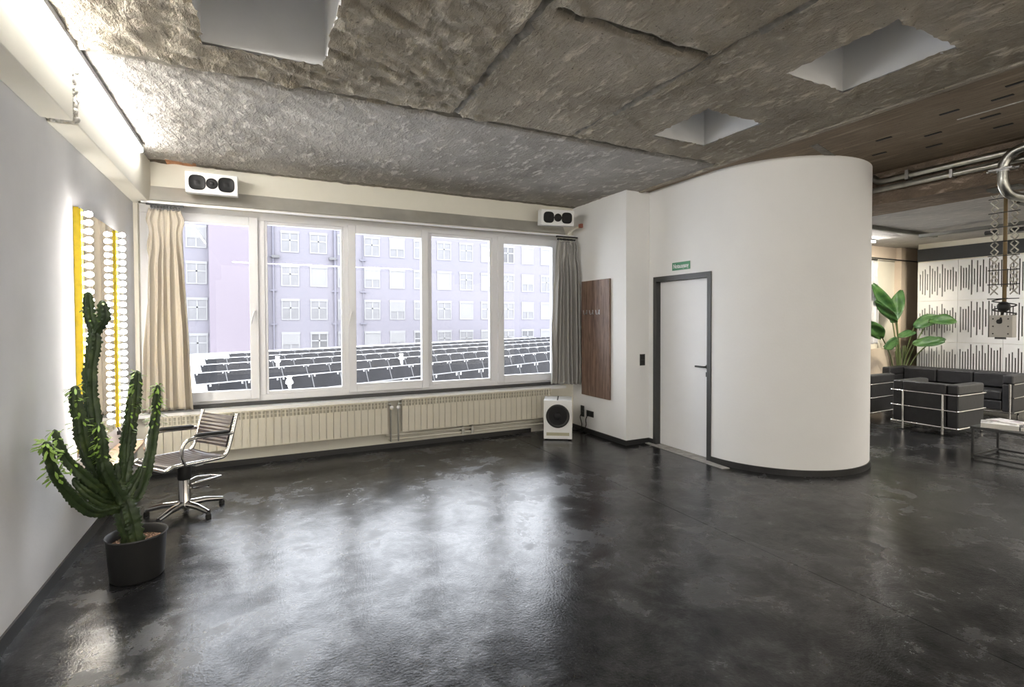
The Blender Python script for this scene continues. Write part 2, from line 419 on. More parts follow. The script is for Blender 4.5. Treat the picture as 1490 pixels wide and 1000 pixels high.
# ------------------------------------------------------------------ ceiling
SKY = [(-.265, .37, 2.45, 3.37), (3.015, 3.61, 2.80, 3.40), (3.015, 3.62, 1.54, 2.18)]
def lines(a, b, step, extra):
    e = sorted(set([a, b]+extra)); out = []
    for p, q in zip(e, e[1:]):
        n = max(1, round((q-p)/step))
        out += [p+(q-p)*i/n for i in range(n)]
    return out+[b]
xs = lines(XL, 4.22, .028, [r[0] for r in SKY]+[r[1] for r in SKY])
ys = lines(.9, YW+.02, .028, [r[2] for r in SKY]+[r[3] for r in SKY])
def holes(x, y): return any(r[0]+1e-4 < x < r[1]-1e-4 and r[2]+1e-4 < y < r[3]-1e-4 for r in SKY)
JX = [(1.36, 0), (2.43, 0), (-.6, 0)]
def joint(x, y):                       # distance to the nearest slab joint
    wob = .012*noise.noise(Vector((x*3, y*3, 1)))
    d = abs(y-3.76+wob)
    if y < 3.76:
        d = min(d, abs(x-(1.36+.055*(y-3.76)/1.5)+wob), abs(x-(2.43-.05*(y-3.76)/1.9)+wob)*1.2)
        if 1.36 < x < 2.43: d = min(d, abs(y-2.25+wob*2)*1.4)
        if x < 1.3: d = min(d, abs(y-1.9+wob*2)*1.6)
    return d
V = {}; verts = []; faces = []; fm = []
for i, x in enumerate(xs):
    for j, y in enumerate(ys):
        p = Vector((x, y, 0))
        # long trowel ridges running diagonally, stronger towards the lamp side
        q = Vector(((x*cos(.5)+y*sin(.5))*3.2, (-x*sin(.5)+y*cos(.5))*11, 0))
        amp = (1.0 if y < 3.76 else .45)*(1.15 if x < 1.36 else (.45 if x < 2.43 and y > 2.25 else .7))
        h = .028*amp*abs(noise.noise(q))+.012*amp*noise.noise(p*9)+.010*amp*noise.noise(p*22)+.007*noise.noise(p*1.7)
        h += .022*amp*max(0, noise.noise(Vector((q.x*2.3, q.y*1.7, 5)))-.12)
        d = joint(x, y); g = .040*max(0, 1-d/.050)
        lip = -.026*math.exp(-((d-.068)/.024)**2)*max(0, noise.noise(p*6)+.3)*(1.4 if abs(x-1.36) < .2 else .7) if y < 3.8 else 0
        z = ZC-.008-h*1.0+g+lip+.006
        hx, hy = x, y
        for r in SKY:
            onx = (abs(x-r[0]) < 1e-6 or abs(x-r[1]) < 1e-6) and r[2]-1e-6 <= y <= r[3]+1e-6
            ony = (abs(y-r[2]) < 1e-6 or abs(y-r[3]) < 1e-6) and r[0]-1e-6 <= x <= r[1]+1e-6
            j_ = .020*noise.noise(p*11)+.020*noise.noise(p*37)
            if onx: hx += j_ * (1 if x < (r[0]+r[1])/2 else -1)
            if ony: hy += j_ * (1 if y < (r[2]+r[3])/2 else -1)
        V[i, j] = len(verts); verts.append((hx, hy, z))
for i in range(len(xs)-1):
    for j in range(len(ys)-1):
        x = (xs[i]+xs[i+1])/2; y = (ys[j]+ys[j+1])/2
        if holes(x, y): continue
        faces.append((V[i, j], V[i, j+1], V[i+1, j+1], V[i+1, j]))
        mi = 0
        if y > 3.79: mi = 1
        if joint(x, y) < .024: mi = 2
        if y > 6.02+.03*noise.noise(Vector((x*4, 0, 3))) and -.93 < x: mi = 2
        if -.94 < x < -.80 and y > 6.0: mi = 4
        if -.80 < x < -.55 and y > 5.98+.06*noise.noise(Vector((x*9, 0, 3))): mi = 3
        fm.append(mi)
c = MB(); c.v = verts; c.f = faces; c.m = fm
c.mi = 0; c.add([(XL, -4.2, ZC), (4.22, -4.2, ZC), (4.22, .9, ZC), (XL, .9, ZC)], [(0, 3, 2, 1)])
struct(obj('ceiling', c, [m_ceil, m_ceilg, m_groove, m_orange, m_cavity], smooth=180))
c = MB(); c.box(4.17, 4.22, -4.2, 6.2, ZC-.02, ZC+.2)            # downstand lip between the two bays
c.mi = 1; c.box(4.22, 6.0, -4.2, 6.2, ZC, ZC+.2)
c.mi = 2; c.add([(4.5, 2.93, ZC-.003), (4.5, 3.0, ZC-.003), (5.95, 3.42, ZC-.003), (5.95, 3.34, ZC-.003), (4.5, 2.93, ZC+.01), (4.5, 3.0, ZC+.01), (5.95, 3.42, ZC+.01), (5.95, 3.34, ZC+.01)],
                [(0, 1, 2, 3), (0, 3, 7, 4), (1, 5, 6, 2), (0, 4, 5, 1)])
for (x, y) in ((4.75, 1.75), (4.72, 2.05), (5.1, 1.95), (5.15, 2.35), (4.9, 2.6), (5.45, 2.0), (5.5, 2.5), (5.3, 2.85), (4.55, 1.6)):
    c.mi = 3; c.box(x-.012, x+.012, y-.06, y+.06, ZC-.006, ZC+.01)
c.mi = 4; c.box(4.95, 4.965, 1.2, 2.1, ZC-.004, ZC+.01)
struct(obj('ceiling.001', c, [m_ceil, m_ceilb, m_groove, m_rubber, m_peel]))
# beam towards the lounge
c = MB(); c.box(6.0, 6.62, -4.2, 6.2, 2.76, 3.3)
struct(obj('trim_10', c, m_beamb))
c = MB(); c.box(6.62, 12.4, -4.2, YL+.1, ZL, ZL+.2); struct(obj('ceiling.002', c, m_ceill))
# roof slab added to block sky light from above, and skylight shafts
struct(obj('trim_11', MB().box(-1.3, 12.5, -4.4, 6.4, 3.78, 3.9), m_ceil))
for i, r in enumerate(SKY):
    x0, x1, y0, y1 = r[0]-.012, r[1]+.012, r[2]-.012, r[3]+.012
    s_ = MB(); T = .03; zt = 3.62
    zb = 3.103; s_.box(x0-T, x0, y0-T, y1+T, zb, zt).box(x1, x1+T, y0-T, y1+T, zb, zt).box(x0, x1, y0-T, y0, zb, zt).box(x0, x1, y1, y1+T, zb, zt)
    s_.box(x0-T, x1+T, y0-T, y1+T, zt, zt+.03)
    struct(obj('window_%d' % (i+2), s_, m_shaft))

# ------------------------------------------------------------------ main window
win = bpy.data.objects.new('window_1', None); COL.objects.link(win); win.location = (1.37, 6.2, .66); struct(win)
WORLD['window_1'] = Matrix.Translation(win.location)
Z0, Z1 = .66, 2.69
fr = MB(); y0, y1 = 6.20, 6.27
fr.box(WX0, WX1, y0, y1, 2.615, WZ1).box(WX0, WX1, y0, y1, Z0, .725).box(WX0, -.98, y0, y1, .725, 2.615).box(3.735, WX1, y0, y1, .725, 2.615)
for a, b_ in ((-.017, .060), (.885, .955), (1.880, 1.915), (2.765, 2.845)): fr.box(a, b_, y0, y1, .725, 2.615)
for a, b_, zlo, zhi in ((.060, .885, .725, 2.615), (1.915, 2.765, .725, 2.615)):   # beads of the fixed lights
    fr.box(a, a+.028, y0+.012, y1, zlo, zhi).box(b_-.028, b_, y0+.012, y1, zlo, zhi).box(a+.028, b_-.028, y0+.012, y1, zlo, zlo+.035).box(a+.028, b_-.028, y0+.012, y1, zhi-.035, zhi)
obj('window_frame', fr, m_frame, win, bevel=.004)
def sash(a, b_, hx, side):
    s_ = MB(); T = .085; ya = 6.17; yb = 6.25
    s_.box(a, a+T, ya, yb, .69, 2.64).box(b_-T, b_, ya, yb, .69, 2.64).box(a+T, b_-T, ya, yb, .69, .79).box(a+T, b_-T, ya, yb, 2.545, 2.64)
    o = obj('window_sash', s_, m_frame, win, bevel=.006)
    h = MB(); h.box(hx-.012, hx+.012, ya-.012, ya, 1.58, 1.66).tube([(hx, ya-.012, 1.63), (hx, ya-.04, 1.63), (hx-.012, ya-.045, 1.60), (hx-.035, ya-.045, 1.50)], .009, 8)
    obj('window_handle', h, m_frame, o, smooth=40)
    g = MB(); g.box(a+T-.01, b_-T+.01, 6.215, 6.221, .78, 2.555); obj('glass_pane', g, m_glass, o)
sash(-.99, -.005, -.045, 1); sash(.93, 1.888, .965, 1); sash(2.84, 3.76, 2.875, 1)
for a, b_ in ((.075, .87), (1.93, 2.75)):
    g = MB(); g.box(a, b_, 6.225, 6.231, .75, 2.59); obj('glass_pane', g, m_glass, win)

# ------------------------------------------------------------------ door
dr = bpy.data.objects.new('door_1', None); COL.objects.link(dr); dr.location = (XD, 4.42, 0); struct(dr); WORLD['door_1'] = Matrix.Translation(dr.location)
d = MB(); xa, xb = XD-.012, XD+.12
d.box(xa, xb, dy0, dy0+.055, 0, 2.045).box(xa, xb, dy1-.055, dy1, 0, 2.045).box(xa, xb, dy0+.055, dy1-.055, 1.985, 2.045)
obj('door_frame', d, m_anth, dr, bevel=.002)
lf = obj('door_leaf', MB().box(XD+.055, XD+.10, dy0+.056, dy1-.056, .012, 1.984), m_door, dr)
h = MB(); hy = 4.075
h.lathe([(.024, 0), (.024, .006), (.010, .008), (.010, .05)], (0, 0, 0), 14, 'x'); h.v = [(XD+.055-p[0], p[1]+hy, p[2]+1.01) for p in h.v]
h.tube(fillet([(XD+.012, hy, 1.01), (XD+.002, hy, 1.01), (XD+.002, hy+.125, 1.01)], .012), .010, 10)
obj('door_handle', h, m_anth, lf, smooth=40)
obj('door_lock', MB().box(XD+.048, XD+.056, hy-.018, hy+.018, .90, .95), m_anth, lf)
# space behind the door stays closed
struct(obj('trim_12', MB().box(XD+.13, XD+.15, dy0-.05, dy1+.05, 0, 2.1), m_wall))

# emergency exit sign
sg = thing('exit_sign', 'small green emergency exit sign with white lettering above the white door', 'sign', (XD-.001, 4.413, 2.10))
obj('sign_plate', MB().box(XD-.006, XD-.001, 4.275, 4.55, 2.098, 2.188), m_green, sg)
tc = bpy.data.curves.new('lettering', 'FONT'); tc.body = 'Notausgang'; tc.size = .062; tc.extrude = .001; tc.align_x = 'CENTER'; tc.align_y = 'CENTER'; tc.offset = .0012
to = bpy.data.objects.new('lettering', tc)
bpy.context.collection.objects.link(to); dg = bpy.context.evaluated_depsgraph_get(); me = bpy.data.meshes.new_from_object(to.evaluated_get(dg))
bpy.data.objects.remove(to); me.materials.append(m_white)
wd = max(v.co.x for v in me.vertices)-min(v.co.x for v in me.vertices); sc = .235/wd
o = bpy.data.objects.new('lettering', me); COL.objects.link(o); o.parent = sg; o.matrix_parent_inverse = WORLD['exit_sign'].inverted()
me.transform(Matrix.Translation((XD-.0075, 4.413, 2.142)) @ Matrix.Rotation(-pi/2, 4, 'Z') @ Matrix.Rotation(pi/2, 4, 'X') @ Matrix.Diagonal((sc, 1.1, 1, 1)))

# ------------------------------------------------------------------ LED bars
t_ = thing('led_light_bar', 'long glowing white LED bar along the top of the left beam', 'lamp', (-.92, 2.5, 3.04), group='LED bars of the main room')
obj('housing', MB().box(-.942, -.902, .9, 5.54, 3.052, 3.088), m_frame, t_)
obj('diffuser', MB().tube([(-.922, .9, 3.040), (-.922, 5.54, 3.040)], .017, 10), m_led, t_, smooth=50)
t_ = thing('led_light_bar', 'glowing white LED bar reflected as a level line in the window glass', 'lamp', (1.9, -2.6, 3.04), group='LED bars of the main room')
obj('housing', MB().box(-.6, 4.1, -2.62, -2.58, 3.06, 3.10), m_frame, t_)
obj('diffuser', MB().tube([(-.6, -2.6, 3.05), (4.1, -2.6, 3.05)], .017, 10), m_led, t_, smooth=50)

# ------------------------------------------------------------------ mirror with bulb strips
mt = thing('wall_mirror', 'tall frameless mirror on the left wall between two bulb strips', 'mirror', (XL, 4.78, .66))
obj('mirror_glass', MB().box(XL+.001, XL+.028, 4.306, 5.27, .655, 2.285), m_mirror, mt)
for a in (4.302, 5.271): obj('mirror_edge', MB().box(XL+.001, XL+.029, a, a+.005, .655, 2.285), m_yellow, mt)
def strip(y, label):
    s_ = thing('bulb_strip', label, 'lamp', (XL+.007, y+(.02 if y < 5 else 0), .66), group='bulb strips beside the mirror')
    obj('strip_housing', MB().box(XL+.029, XL+.041, y-(-.002 if y < 5 else .02), y+(.042 if y < 5 else .02), .655, 2.275), m_yellow, s_)
    NB = 28; b0 = None
    for i in range(NB):
        z = .695+i*(2.245-.695)/(NB-1)
        if b0 is None:
            bb = MB(); bb.lathe([(.009, 0), (.010, .010), (.012, .016), (.0180, .027), (.0200, .038), (.0175, .049), (.010, .057), (.0001, .060)], (0, 0, 0), 12, 'x')
            b0 = obj('bulb', bb, m_bulb, s_, smooth=180, local=True); o = b0
        else:
            o = b0.copy(); COL.objects.link(o); o.parent = s_
        o.location = (.034, 0, z-.66)
    cb = MB(); cb.tube(bezpts([(XL+.02, y, .66), (XL+.03, y+.02, .62), (XL+.02, y+.06, .60), (XL+.015, y+.10, .585)]), .004, 6)
    cb.box(XL+.001, XL+.025, y+.09, y+.115, .57, .60); obj('cable', cb, m_rubber, s_, smooth=60)
strip(4.30, 'yellow strip of glowing bulbs on the near side of the mirror')
strip(5.25, 'yellow strip of glowing bulbs on the mirror side next to the window')
# shelf
sh = thing('wall_shelf', 'narrow light wooden shelf on the left wall below the mirror', 'shelf', (XL, 4.85, .46))
obj('shelf_board', MB().box(XL, -.905, 4.25, 5.42, .47, .492), m_shelf, sh, bevel=.004)
obj('metal_edge', MB().tube(fillet([(XL, 4.24, .496), (-.90, 4.24, .496), (-.90, 4.32, .496)], .05), .006, 8), m_steel, sh, smooth=50)
b_ = MB().tube(fillet([(XL, 5.43, .496), (-.90, 5.43, .496), (-.90, 5.35, .496)], .05), .006, 8)
obj('metal_edge', b_, m_steel, sh, smooth=50)

# ------------------------------------------------------------------ speakers on the window wall
def squircle(r, n=28, p=3.0):
    return [(r*math.copysign(abs(cos(a))**(2/p), cos(a)), r*math.copysign(abs(sin(a))**(2/p), sin(a))) for a in [2*pi*i/n for i in range(n)]]
def wall_speaker(loc, rz, tilt, label, armdir):
    t_ = thing('wall_speaker', label, 'speaker', loc, rz, group='white speakers on the window wall')
    R = Matrix.Rotation(tilt, 4, 'X')
    b_ = MB(); b_.T = R; b_.box(-.225, .225, 0, .155, -.10, .10)
    cab = obj('cabinet', b_, m_white, t_, bevel=.004, local=True)
    for x in (-.125, .125):
        k_ = MB(); k_.T = R
        P = squircle(.072)
        nn = len(P); vs = []; levels = [(1, -.006), (.93, -.010), (.84, .0), (.45, .028), (.30, .030), (.22, .018), (.02, .014)]
        for s_, y in levels: vs += [(x+p[0]*s_, y, p[1]*s_) for p in P]
        fs = [(i*nn+j, i*nn+(j+1) % nn, (i+1)*nn+(j+1) % nn, (i+1)*nn+j) for i in range(len(levels)-1) for j in range(nn)]
        vs = [(v_[0], min(v_[1], -.0035) if False else v_[1]*.0-.004-(.004 if abs(v_[1]+.010) < 1e-6 else 0)+(.0035 if v_[1] > .02 else 0), v_[2]) for v_ in vs]
        k_.add(vs, fs); k_.f.append([len(k_.v)-nn+j for j in range(nn)]); k_.m.append(0)
        k_.add([(x+p[0], 0, p[1]) for p in P]+[(x+p[0], -.004, p[1]) for p in P], [(j, (j+1) % nn, nn+(j+1) % nn, nn+j) for j in range(nn)])
        obj('woofer', k_, m_cone, t_, smooth=35, local=True)
    k_ = MB(); k_.T = R; k_.lathe([(.052, .0), (.052, -.006), (.045, -.008), (.042, -.004), (.02, -.004), (.016, -.010), (.001, -.013)], (0, 0, 0), 24, 'y')
    obj('tweeter', k_, m_cone, t_, smooth=35, local=True)
    k_ = MB(); k_.tube(fillet([(0, .12, .03), (0, .18, .03)]+armdir, .03), .016, 8); k_.box(armdir[-1][0]-.03, armdir[-1][0]+.03, armdir[-1][1]-.006, armdir[-1][1], armdir[-1][2]-.04, armdir[-1][2]+.04)
    obj('wall_bracket', k_, m_steel, t_, smooth=40, local=True)
    return t_
wall_speaker((-.405, 5.87, 2.885), 0, radians(6), 'white three-driver speaker on the window wall above the beige curtain', [(0, .248, .03)])
wall_speaker((3.50, 5.74, 2.86), radians(-11), radians(6), 'white three-driver speaker in the far corner above the grey curtain', [(0, .25, .05), (-.03, .30, .05)])
# small metal bracket stub on the pier
# ------------------------------------------------------------------ subwoofer
sb = thing('subwoofer', 'white floor subwoofer with a big black driver beside the pier', 'speaker', (3.39, 5.57, 0), radians(-33))
x0, x1 = -.18, .18
obj('cabinet', MB().box(x0, x1, 0, .37, .012, .505), m_white, sb, bevel=.004, local=True)
k_ = MB(); k_.lathe([(.150, 0), (.150, -.008), (.143, -.012), (.130, -.012), (.120, -.004), (.115, -.003), (.060, -.001)], (0, 0, .305), 40, 'y')
obj('driver', k_, m_rubber, sb, smooth=35, local=True)
k_ = MB(); k_.lathe([(.116, -.003), (.05, -.0015), (.047, -.004), (.040, -.014), (.02, -.020), (.001, -.022)], (0, 0, .305), 32, 'y')
obj('driver_cone', k_, m_cone, sb, smooth=35, local=True)
k_ = MB().box(-.145, .145, -.0015, .0, .055, .095); obj('bass_port', k_, plain('khaki_port_inset', (.42, .40, .28), .8), sb, local=True)  # plain khaki inset on the cabinet front
k_ = MB().box(-.012, .004, .02, .37, .505, .5075); obj('top_slot', k_, m_rubber, sb, local=True)
for x in (-.15, .15):
    for y in (.04, .33): obj('foot', MB().lathe([(.02, 0), (.02, .012)], (x, y, 0), 12), m_rubber, sb, local=True)

# ------------------------------------------------------------------ wooden coat panel and hooks
cp = thing('coat_panel', 'tall dark streaked wooden panel with three metal hooks on the pier wall', 'coat rack', (XR, 5.56, .51))
obj('wood_board', MB().box(XR-.028, XR-.001, 5.248, 5.868, .512, 2.05), m_walnut, cp, bevel=.002)
for y in (5.74, 5.60, 5.46):
    h = MB(); h.box(XR-.032, XR-.028, y-.010, y+.010, 1.60, 1.66)
    h.tube(fillet([(XR-.030, y, 1.64), (XR-.055, y, 1.60), (XR-.075, y, 1.60), (XR-.085, y, 1.655)], .015), .005, 8)
    obj('hook', h, m_steel, cp, smooth=50)
# sockets and cables
def plate(name, label, cat, boxes, btn):
    t_ = thing(name, label, cat, (boxes[0], boxes[2], boxes[4]))
    obj('cover_plate', MB().box(*boxes), m_anth, t_, bevel=.002)
    for q in btn: obj('insert', MB().box(*q), m_rubber, t_)
    return t_
plate('wall_socket', 'upright black double socket on the pier wall right behind the subwoofer', 'socket', (XR-.010, XR-.001, 5.84, 5.92, .20, .35), [(XR-.012, XR-.010, 5.855, 5.905, .21, .265), (XR-.012, XR-.010, 5.855, 5.905, .285, .34)])
plate('wall_socket', 'level black double socket on the pier wall towards the door', 'socket', (XR-.010, XR-.001, 5.62, 5.78, .225, .305), [(XR-.012, XR-.010, 5.63, 5.69, .235, .295), (XR-.012, XR-.010, 5.71, 5.77, .235, .295)])
plate('light_switch', 'black double switch plate on the narrow wall left of the door', 'switch', (4.187, 4.265, 4.940, 4.949, .965, 1.105), [(4.197, 4.255, 4.938, 4.940, .975, 1.03), (4.197, 4.255, 4.938, 4.940, 1.04, 1.095)])
for pts, lab in (([(XR-.013, 5.88, .25), (XR-.05, 5.87, .20), (XR-.03, 5.86, .10), (XR-.03, 5.88, .02)], 'black power cable hanging from the upright socket'),
                 ([(XR-.013, 5.74, .25), (XR-.04, 5.75, .18), (XR-.03, 5.76, .10), (XR-.06, 5.80, .01), (3.80, 5.88, .01)], 'black power cable hanging from the level socket')):
    tag(obj('power_cable', MB().tube(bezpts(pts), .006, 6), m_rubber, smooth=60), lab, 'cable')
# pipe stubs by the right curtain
p_ = thing('pipe_stub', 'short bent grey pipe with a red clamp in the corner above the grey curtain', 'pipe', (3.9, 6.0, 2.78))
obj('pipe', MB().tube(bezpts([(3.84, 6.03, 2.70), (3.90, 5.98, 2.78), (3.975, 5.93, 2.80)]), .018, 8), m_wallC, p_, smooth=60)
obj('clamp', MB().box(3.945, 3.979, 5.87, 5.93, 2.79, 2.84), plain('red_clamp', (.45, .16, .11), .6), p_)

# ------------------------------------------------------------------ radiators
def radiator(xa, nsec, ztop, zbot, label):
    P_ = .0755; t_ = thing('radiator', label, 'radiator', (xa, 6.04, zbot), group='radiators under the window')
    W = P_-.004
    s_ = MB(); H = ztop-zbot
    s_.box(0, W, -.050, -.040, .0, H-.085)                # front fin
    s_.box(.006, W-.006, -.040, .045, .0, H-.09)
    s_.box(W/2-.008, W/2+.008, -.046, .045, H-.09, H-.012)
    s_.box(W-.008, W, -.050, .045, H-.085, H-.012).box(0, .006, -.045, .045, H-.085, H-.012)
    s_.box(0, W, -.050, .045, H-.014, H)
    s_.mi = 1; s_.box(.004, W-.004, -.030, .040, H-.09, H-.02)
    s_.mi = 0; s_.box(.004, W-.004, -.047, -.040, H-.052, H-.045)
    sec = obj('radiator_section', s_, [m_rad, m_radin], t_, local=True)
    for i in range(1, nsec):
        o = sec.copy(); COL.objects.link(o); o.parent = t_; o.location = (i*P_, 0, 0)
    return t_, P_*nsec
ra, la = radiator(-1.005, 31, .590, .205, 'long cream radiator under the window behind the swivel chair')
rb, lb = radiator(1.505, 27, .600, .212, 'long cream radiator under the window ending at the subwoofer')
for t_, x, s_ in ((ra, 1.345, 1), (rb, 1.495, -1)):
    v_ = MB().tube([(x-s_*.01, 6.03, .545), (x+s_*.025, 6.03, .545)], .012, 8).tube(fillet([(x+s_*.02, 6.03, .56), (x+s_*.03, 6.03, .53), (x+s_*.03, 6.03, .10)], .02), .010, 8)
    obj('riser_pipe', v_, m_galv, t_, smooth=50)
    obj('valve_knob', MB().sphere((x+s_*.035, 5.995, .505), .024, 12, 8), m_white, t_, smooth=180)
hp = thing('heating_pipes', 'pair of long level heating pipes under the right radiator', 'pipe', (2.5, 6.05, .1))
obj('pipe', MB().tube([(1.32, 6.06, .165), (3.75, 6.06, .170)], .013, 8), m_wallC, hp, smooth=50)
obj('pipe', MB().tube([(1.36, 6.07, .115), (3.75, 6.07, .118)], .013, 8), m_wallC, hp, smooth=50)
obj('pipe_clip', MB().box(2.27, 2.30, 6.04, 6.12, .095, .19), m_galv, hp)
obj('pipe_clip', MB().box(2.40, 2.43, 6.04, 6.12, .095, .19), m_galv, hp)

# ------------------------------------------------------------------ curtains
def curtain(label, xa_t, xb_t, xa_b, xb_b, yc, z0, z1, mat, folds, seed, flare, gap=.0):
    t_ = thing('curtain', label, 'curtain', ((xa_t+xb_t)/2, yc, z0), group='window curtains')
    rnd = random.Random(seed); nu = folds*16; nz = 60
    ph = [rnd.uniform(-.5, .5) for _ in range(40)]
    c_ = MB(); vs = []
    for j in range(nz+1):
        tz = j/nz; z = z1-(z1-z0)*tz
        e = tz**.8
        xa = xa_t+(xa_b-xa_t)*e; xb = xb_t+(xb_b-xb_t)*e
        fl = flare*math.exp(-((tz-.055)/.035)**2)
        xa -= fl; xb += fl
        for i in range(nu+1):
            u = i/nu; s_ = u*folds
            k0 = int(s_) % 40; fr_ = s_-int(s_)
            p0 = ph[k0]*(1-fr_)+ph[(k0+1) % 40]*fr_
            amp = .024+.026*min(1, tz*3)+.014*sin(3.1*u+seed)
            pinch = 1-.35*math.exp(-((tz-.12)/.07)**2)
            warp = 2.4*noise.noise(Vector((u*4, tz*1.5, seed)))+2.6*math.exp(-(tz/.25)**2)*noise.noise(Vector((u*6, tz*8, seed+4)))
            a_ = 2*pi*s_+p0*2.2+warp*1.4
            y = yc+amp*pinch*(sin(a_)+.35*sin(2*a_+1.0))+.022*noise.noise(Vector((u*4, tz*6, seed+9)))*math.exp(-(tz-.12)**2/.02)
            x = xa+(xb-xa)*(u+.012*sin(2*a_)+.018*noise.noise(Vector((u*3, tz*3, seed+2))))
            zz = z-.012*sin(3*u+seed)*tz
            if j == 0: zz -= .012*abs(sin(pi*s_))
            vs.append((x, y, zz))
    fs = [(j*(nu+1)+i, (j+1)*(nu+1)+i, (j+1)*(nu+1)+i+1, j*(nu+1)+i+1) for j in range(nz) for i in range(nu)]
    c_.add(vs, fs)
    o = obj('cloth', c_, mat, t_, smooth=180)
    md = o.modifiers.new('s', 'SOLIDIFY'); md.thickness = .003
    ng = 10
    for i in range(ng):
        x = xa_t+(xb_t-xa_t)*(i+.5)/ng; y = yc+.004*(-1)**i
        g = MB().box(x-.009, x+.009, y-.012, y+.012, z1+.008, z1+.032); g.mi = 1
        g.tube([(x, y-.004, z1+.014), (x, y-.012, z1+.002), (x, y-.004, z1-.010)], .0035, 6)
        obj('curtain_glider', g, [m_rubber, m_steel], t_)
    return t_
curtain('long beige curtain gathered at the left end of the window', -.930, -.680, -1.01, -.60, 5.965, .645, 2.615, m_curt1, 6, 3, .030)
curtain('grey curtain gathered at the right end of the window', 3.615, 3.90, 3.50, 3.945, 5.94, .655, 2.60, m_curt2, 7, 11, .010)
struct(obj('trim_13', MB().box(-1.0, 3.90, 5.955, 5.975, 2.664, 2.684), m_frame))
tag(obj('curtain_rail', MB().box(-.96, -.655, 5.950, 5.980, 2.648, 2.664), m_rubber), 'short black rail section above the beige curtain', 'rail')
tag(obj('curtain_rail', MB().box(3.60, 3.93, 5.925, 5.955, 2.646, 2.664), m_rubber), 'short black rail section above the grey curtain', 'rail')

# ------------------------------------------------------------------ swivel chair
ch = thing('swivel_chair', 'chrome swivel chair with ribbed dark seat and armrests by the mirror', 'chair', (-.55, 4.80, 0), atan2(-.6, -.8)-radians(0))
def CP(name, mb, mat, sm=50, par=ch, **k): return obj(name, mb, mat, par, smooth=sm, local=True, **k)
base = MB()                                     # local +x is the way the chair faces
hub = MB().lathe([(.045, .045), (.048, .06), (.048, .075), (.042, .09), (.040, .30)], (0, 0, 0), 20)
CP('base_column', hub, m_chrome)
for i in range(5):
    a = 2*pi*i/5+.38
    lg = MB().tube([(.02*cos(a), .02*sin(a), .075), (.15*cos(a), .15*sin(a), .070), (.275*cos(a), .275*sin(a), .045)], .02, 10, rad=[.028, .024, .018])
    l_ = CP('base_leg', lg, m_chrome)
    fo = MB().lathe([(.020, 0), (.022, .014), (.016, .032)], (.272*cos(a), .272*sin(a), 0), 10)
    CP('foot', fo, m_rubber, par=l_)
CP('gas_lift', MB().lathe([(.044, .27), (.048, .275), (.048, .385), (.040, .40), (.040, .415)], (0, 0, 0), 20), m_rubber)
lv = MB().tube([(-.03, .02, .20), (-.03, .06, .20), (-.11, .14, .205)], .007, 6).tube(fillet([(-.02, .05, .235), (-.17, .10, .245), (-.27, .06, .235), (-.25, -.06, .225), (-.15, -.09, .235), (-.02, -.04, .225)], .02), .0085, 8)
CP('footrest', lv, m_chrome)
CP('seat_bracket', MB().box(-.14, .14, -.05, .05, .400, .418).box(-.03, .03, -.20, .20, .404, .418), m_steel)
# ribbed seat and back: cross ribs as folds
def ribbed(path, wid, sag, thick, pitch):
    P = bezpts(path, 24); Ls = [0]
    for a, b_ in zip(P, P[1:]): Ls.append(Ls[-1]+(b_-a).length)
    m_ = MB(); nw = 8; vs = []
    for side in (0, 1):
        for i, p in enumerate(P):
            t = (P[min(i+1, len(P)-1)]-P[max(i-1, 0)]).normalized(); nrm = Vector((-t.z, 0, t.x))
            if nrm.z < 0: nrm = -nrm
            rib = .0045*abs(sin(pi*Ls[i]/pitch))
            for k in range(nw+1):
                y = -wid/2+wid*k/nw; sg_ = -sag*(1-(2*k/nw-1)**2)
                off = sg_+(rib if side == 0 else -thick)
                vs.append(p+nrm*off+Vector((0, y, 0)))
    n = len(P); w1 = nw+1; fs = []
    for i in range(n-1):
        for k in range(nw):
            fs.append((i*w1+k, i*w1+k+1, (i+1)*w1+k+1, (i+1)*w1+k)); q = n*w1
            fs.append((q+i*w1+k, q+(i+1)*w1+k, q+(i+1)*w1+k+1, q+i*w1+k+1))
        fs.append((i*w1, (i+1)*w1, n*w1+(i+1)*w1, n*w1+i*w1)); fs.append((i*w1+nw, n*w1+i*w1+nw, n*w1+(i+1)*w1+nw, (i+1)*w1+nw))
    for k in range(nw):
        fs.append((k, n*w1+k, n*w1+k+1, k+1)); q = (n-1)*w1; fs.append((q+k, q+k+1, n*w1+q+k+1, n*w1+q+k))
    m_.add(vs, fs); return m_
m_rib = plain('ribbed_dark_leather', (.055, .045, .047), .30, var=.15, scale=30)
CP('seat', ribbed([(.235, 0, .435), (.20, 0, .452), (.0, 0, .446), (-.16, 0, .442), (-.20, 0, .446)], .42, .012, .014, .036), m_rib, sm=40)
CP('backrest', ribbed([(-.215, 0, .50), (-.235, 0, .58), (-.262, 0, .68), (-.285, 0, .745)], .40, .020, .012, .030), m_rib, sm=40)
for s_ in (-1, 1):
    y = s_*.225
    fr_ = MB().tube(fillet([(.265, y*.6, .425), (.265, y, .425), (.22, y, .45), (.0, y, .437), (-.19, y, .432), (-.225, y, .50), (-.255, y, .60), (-.30, y, .765)], .055, 8), .0150, 12)
    side = CP('side_frame', fr_, m_chrome)
    ar = MB().tube(fillet([(.13, y*1.02, .440), (.165, y*1.05, .53), (.14, y*1.08, .625), (.04, y*1.08, .640), (-.245, y*1.06, .615)], .05, 8), .0140, 12)
    arm = CP('arm_tube', ar, m_chrome)
    CP('armrest_pad', MB().tube([(.06, y*1.08, .648), (.04, y*1.08, .650), (-.20, y*1.06, .629), (-.22, y*1.06, .627)], .017, 10, rad=[.012, .018, .018, .012]), m_rubber, par=arm)
CP('front_tube', MB().tube([(.265, -.14, .425), (.265, .14, .425)], .0150, 12), m_chrome)

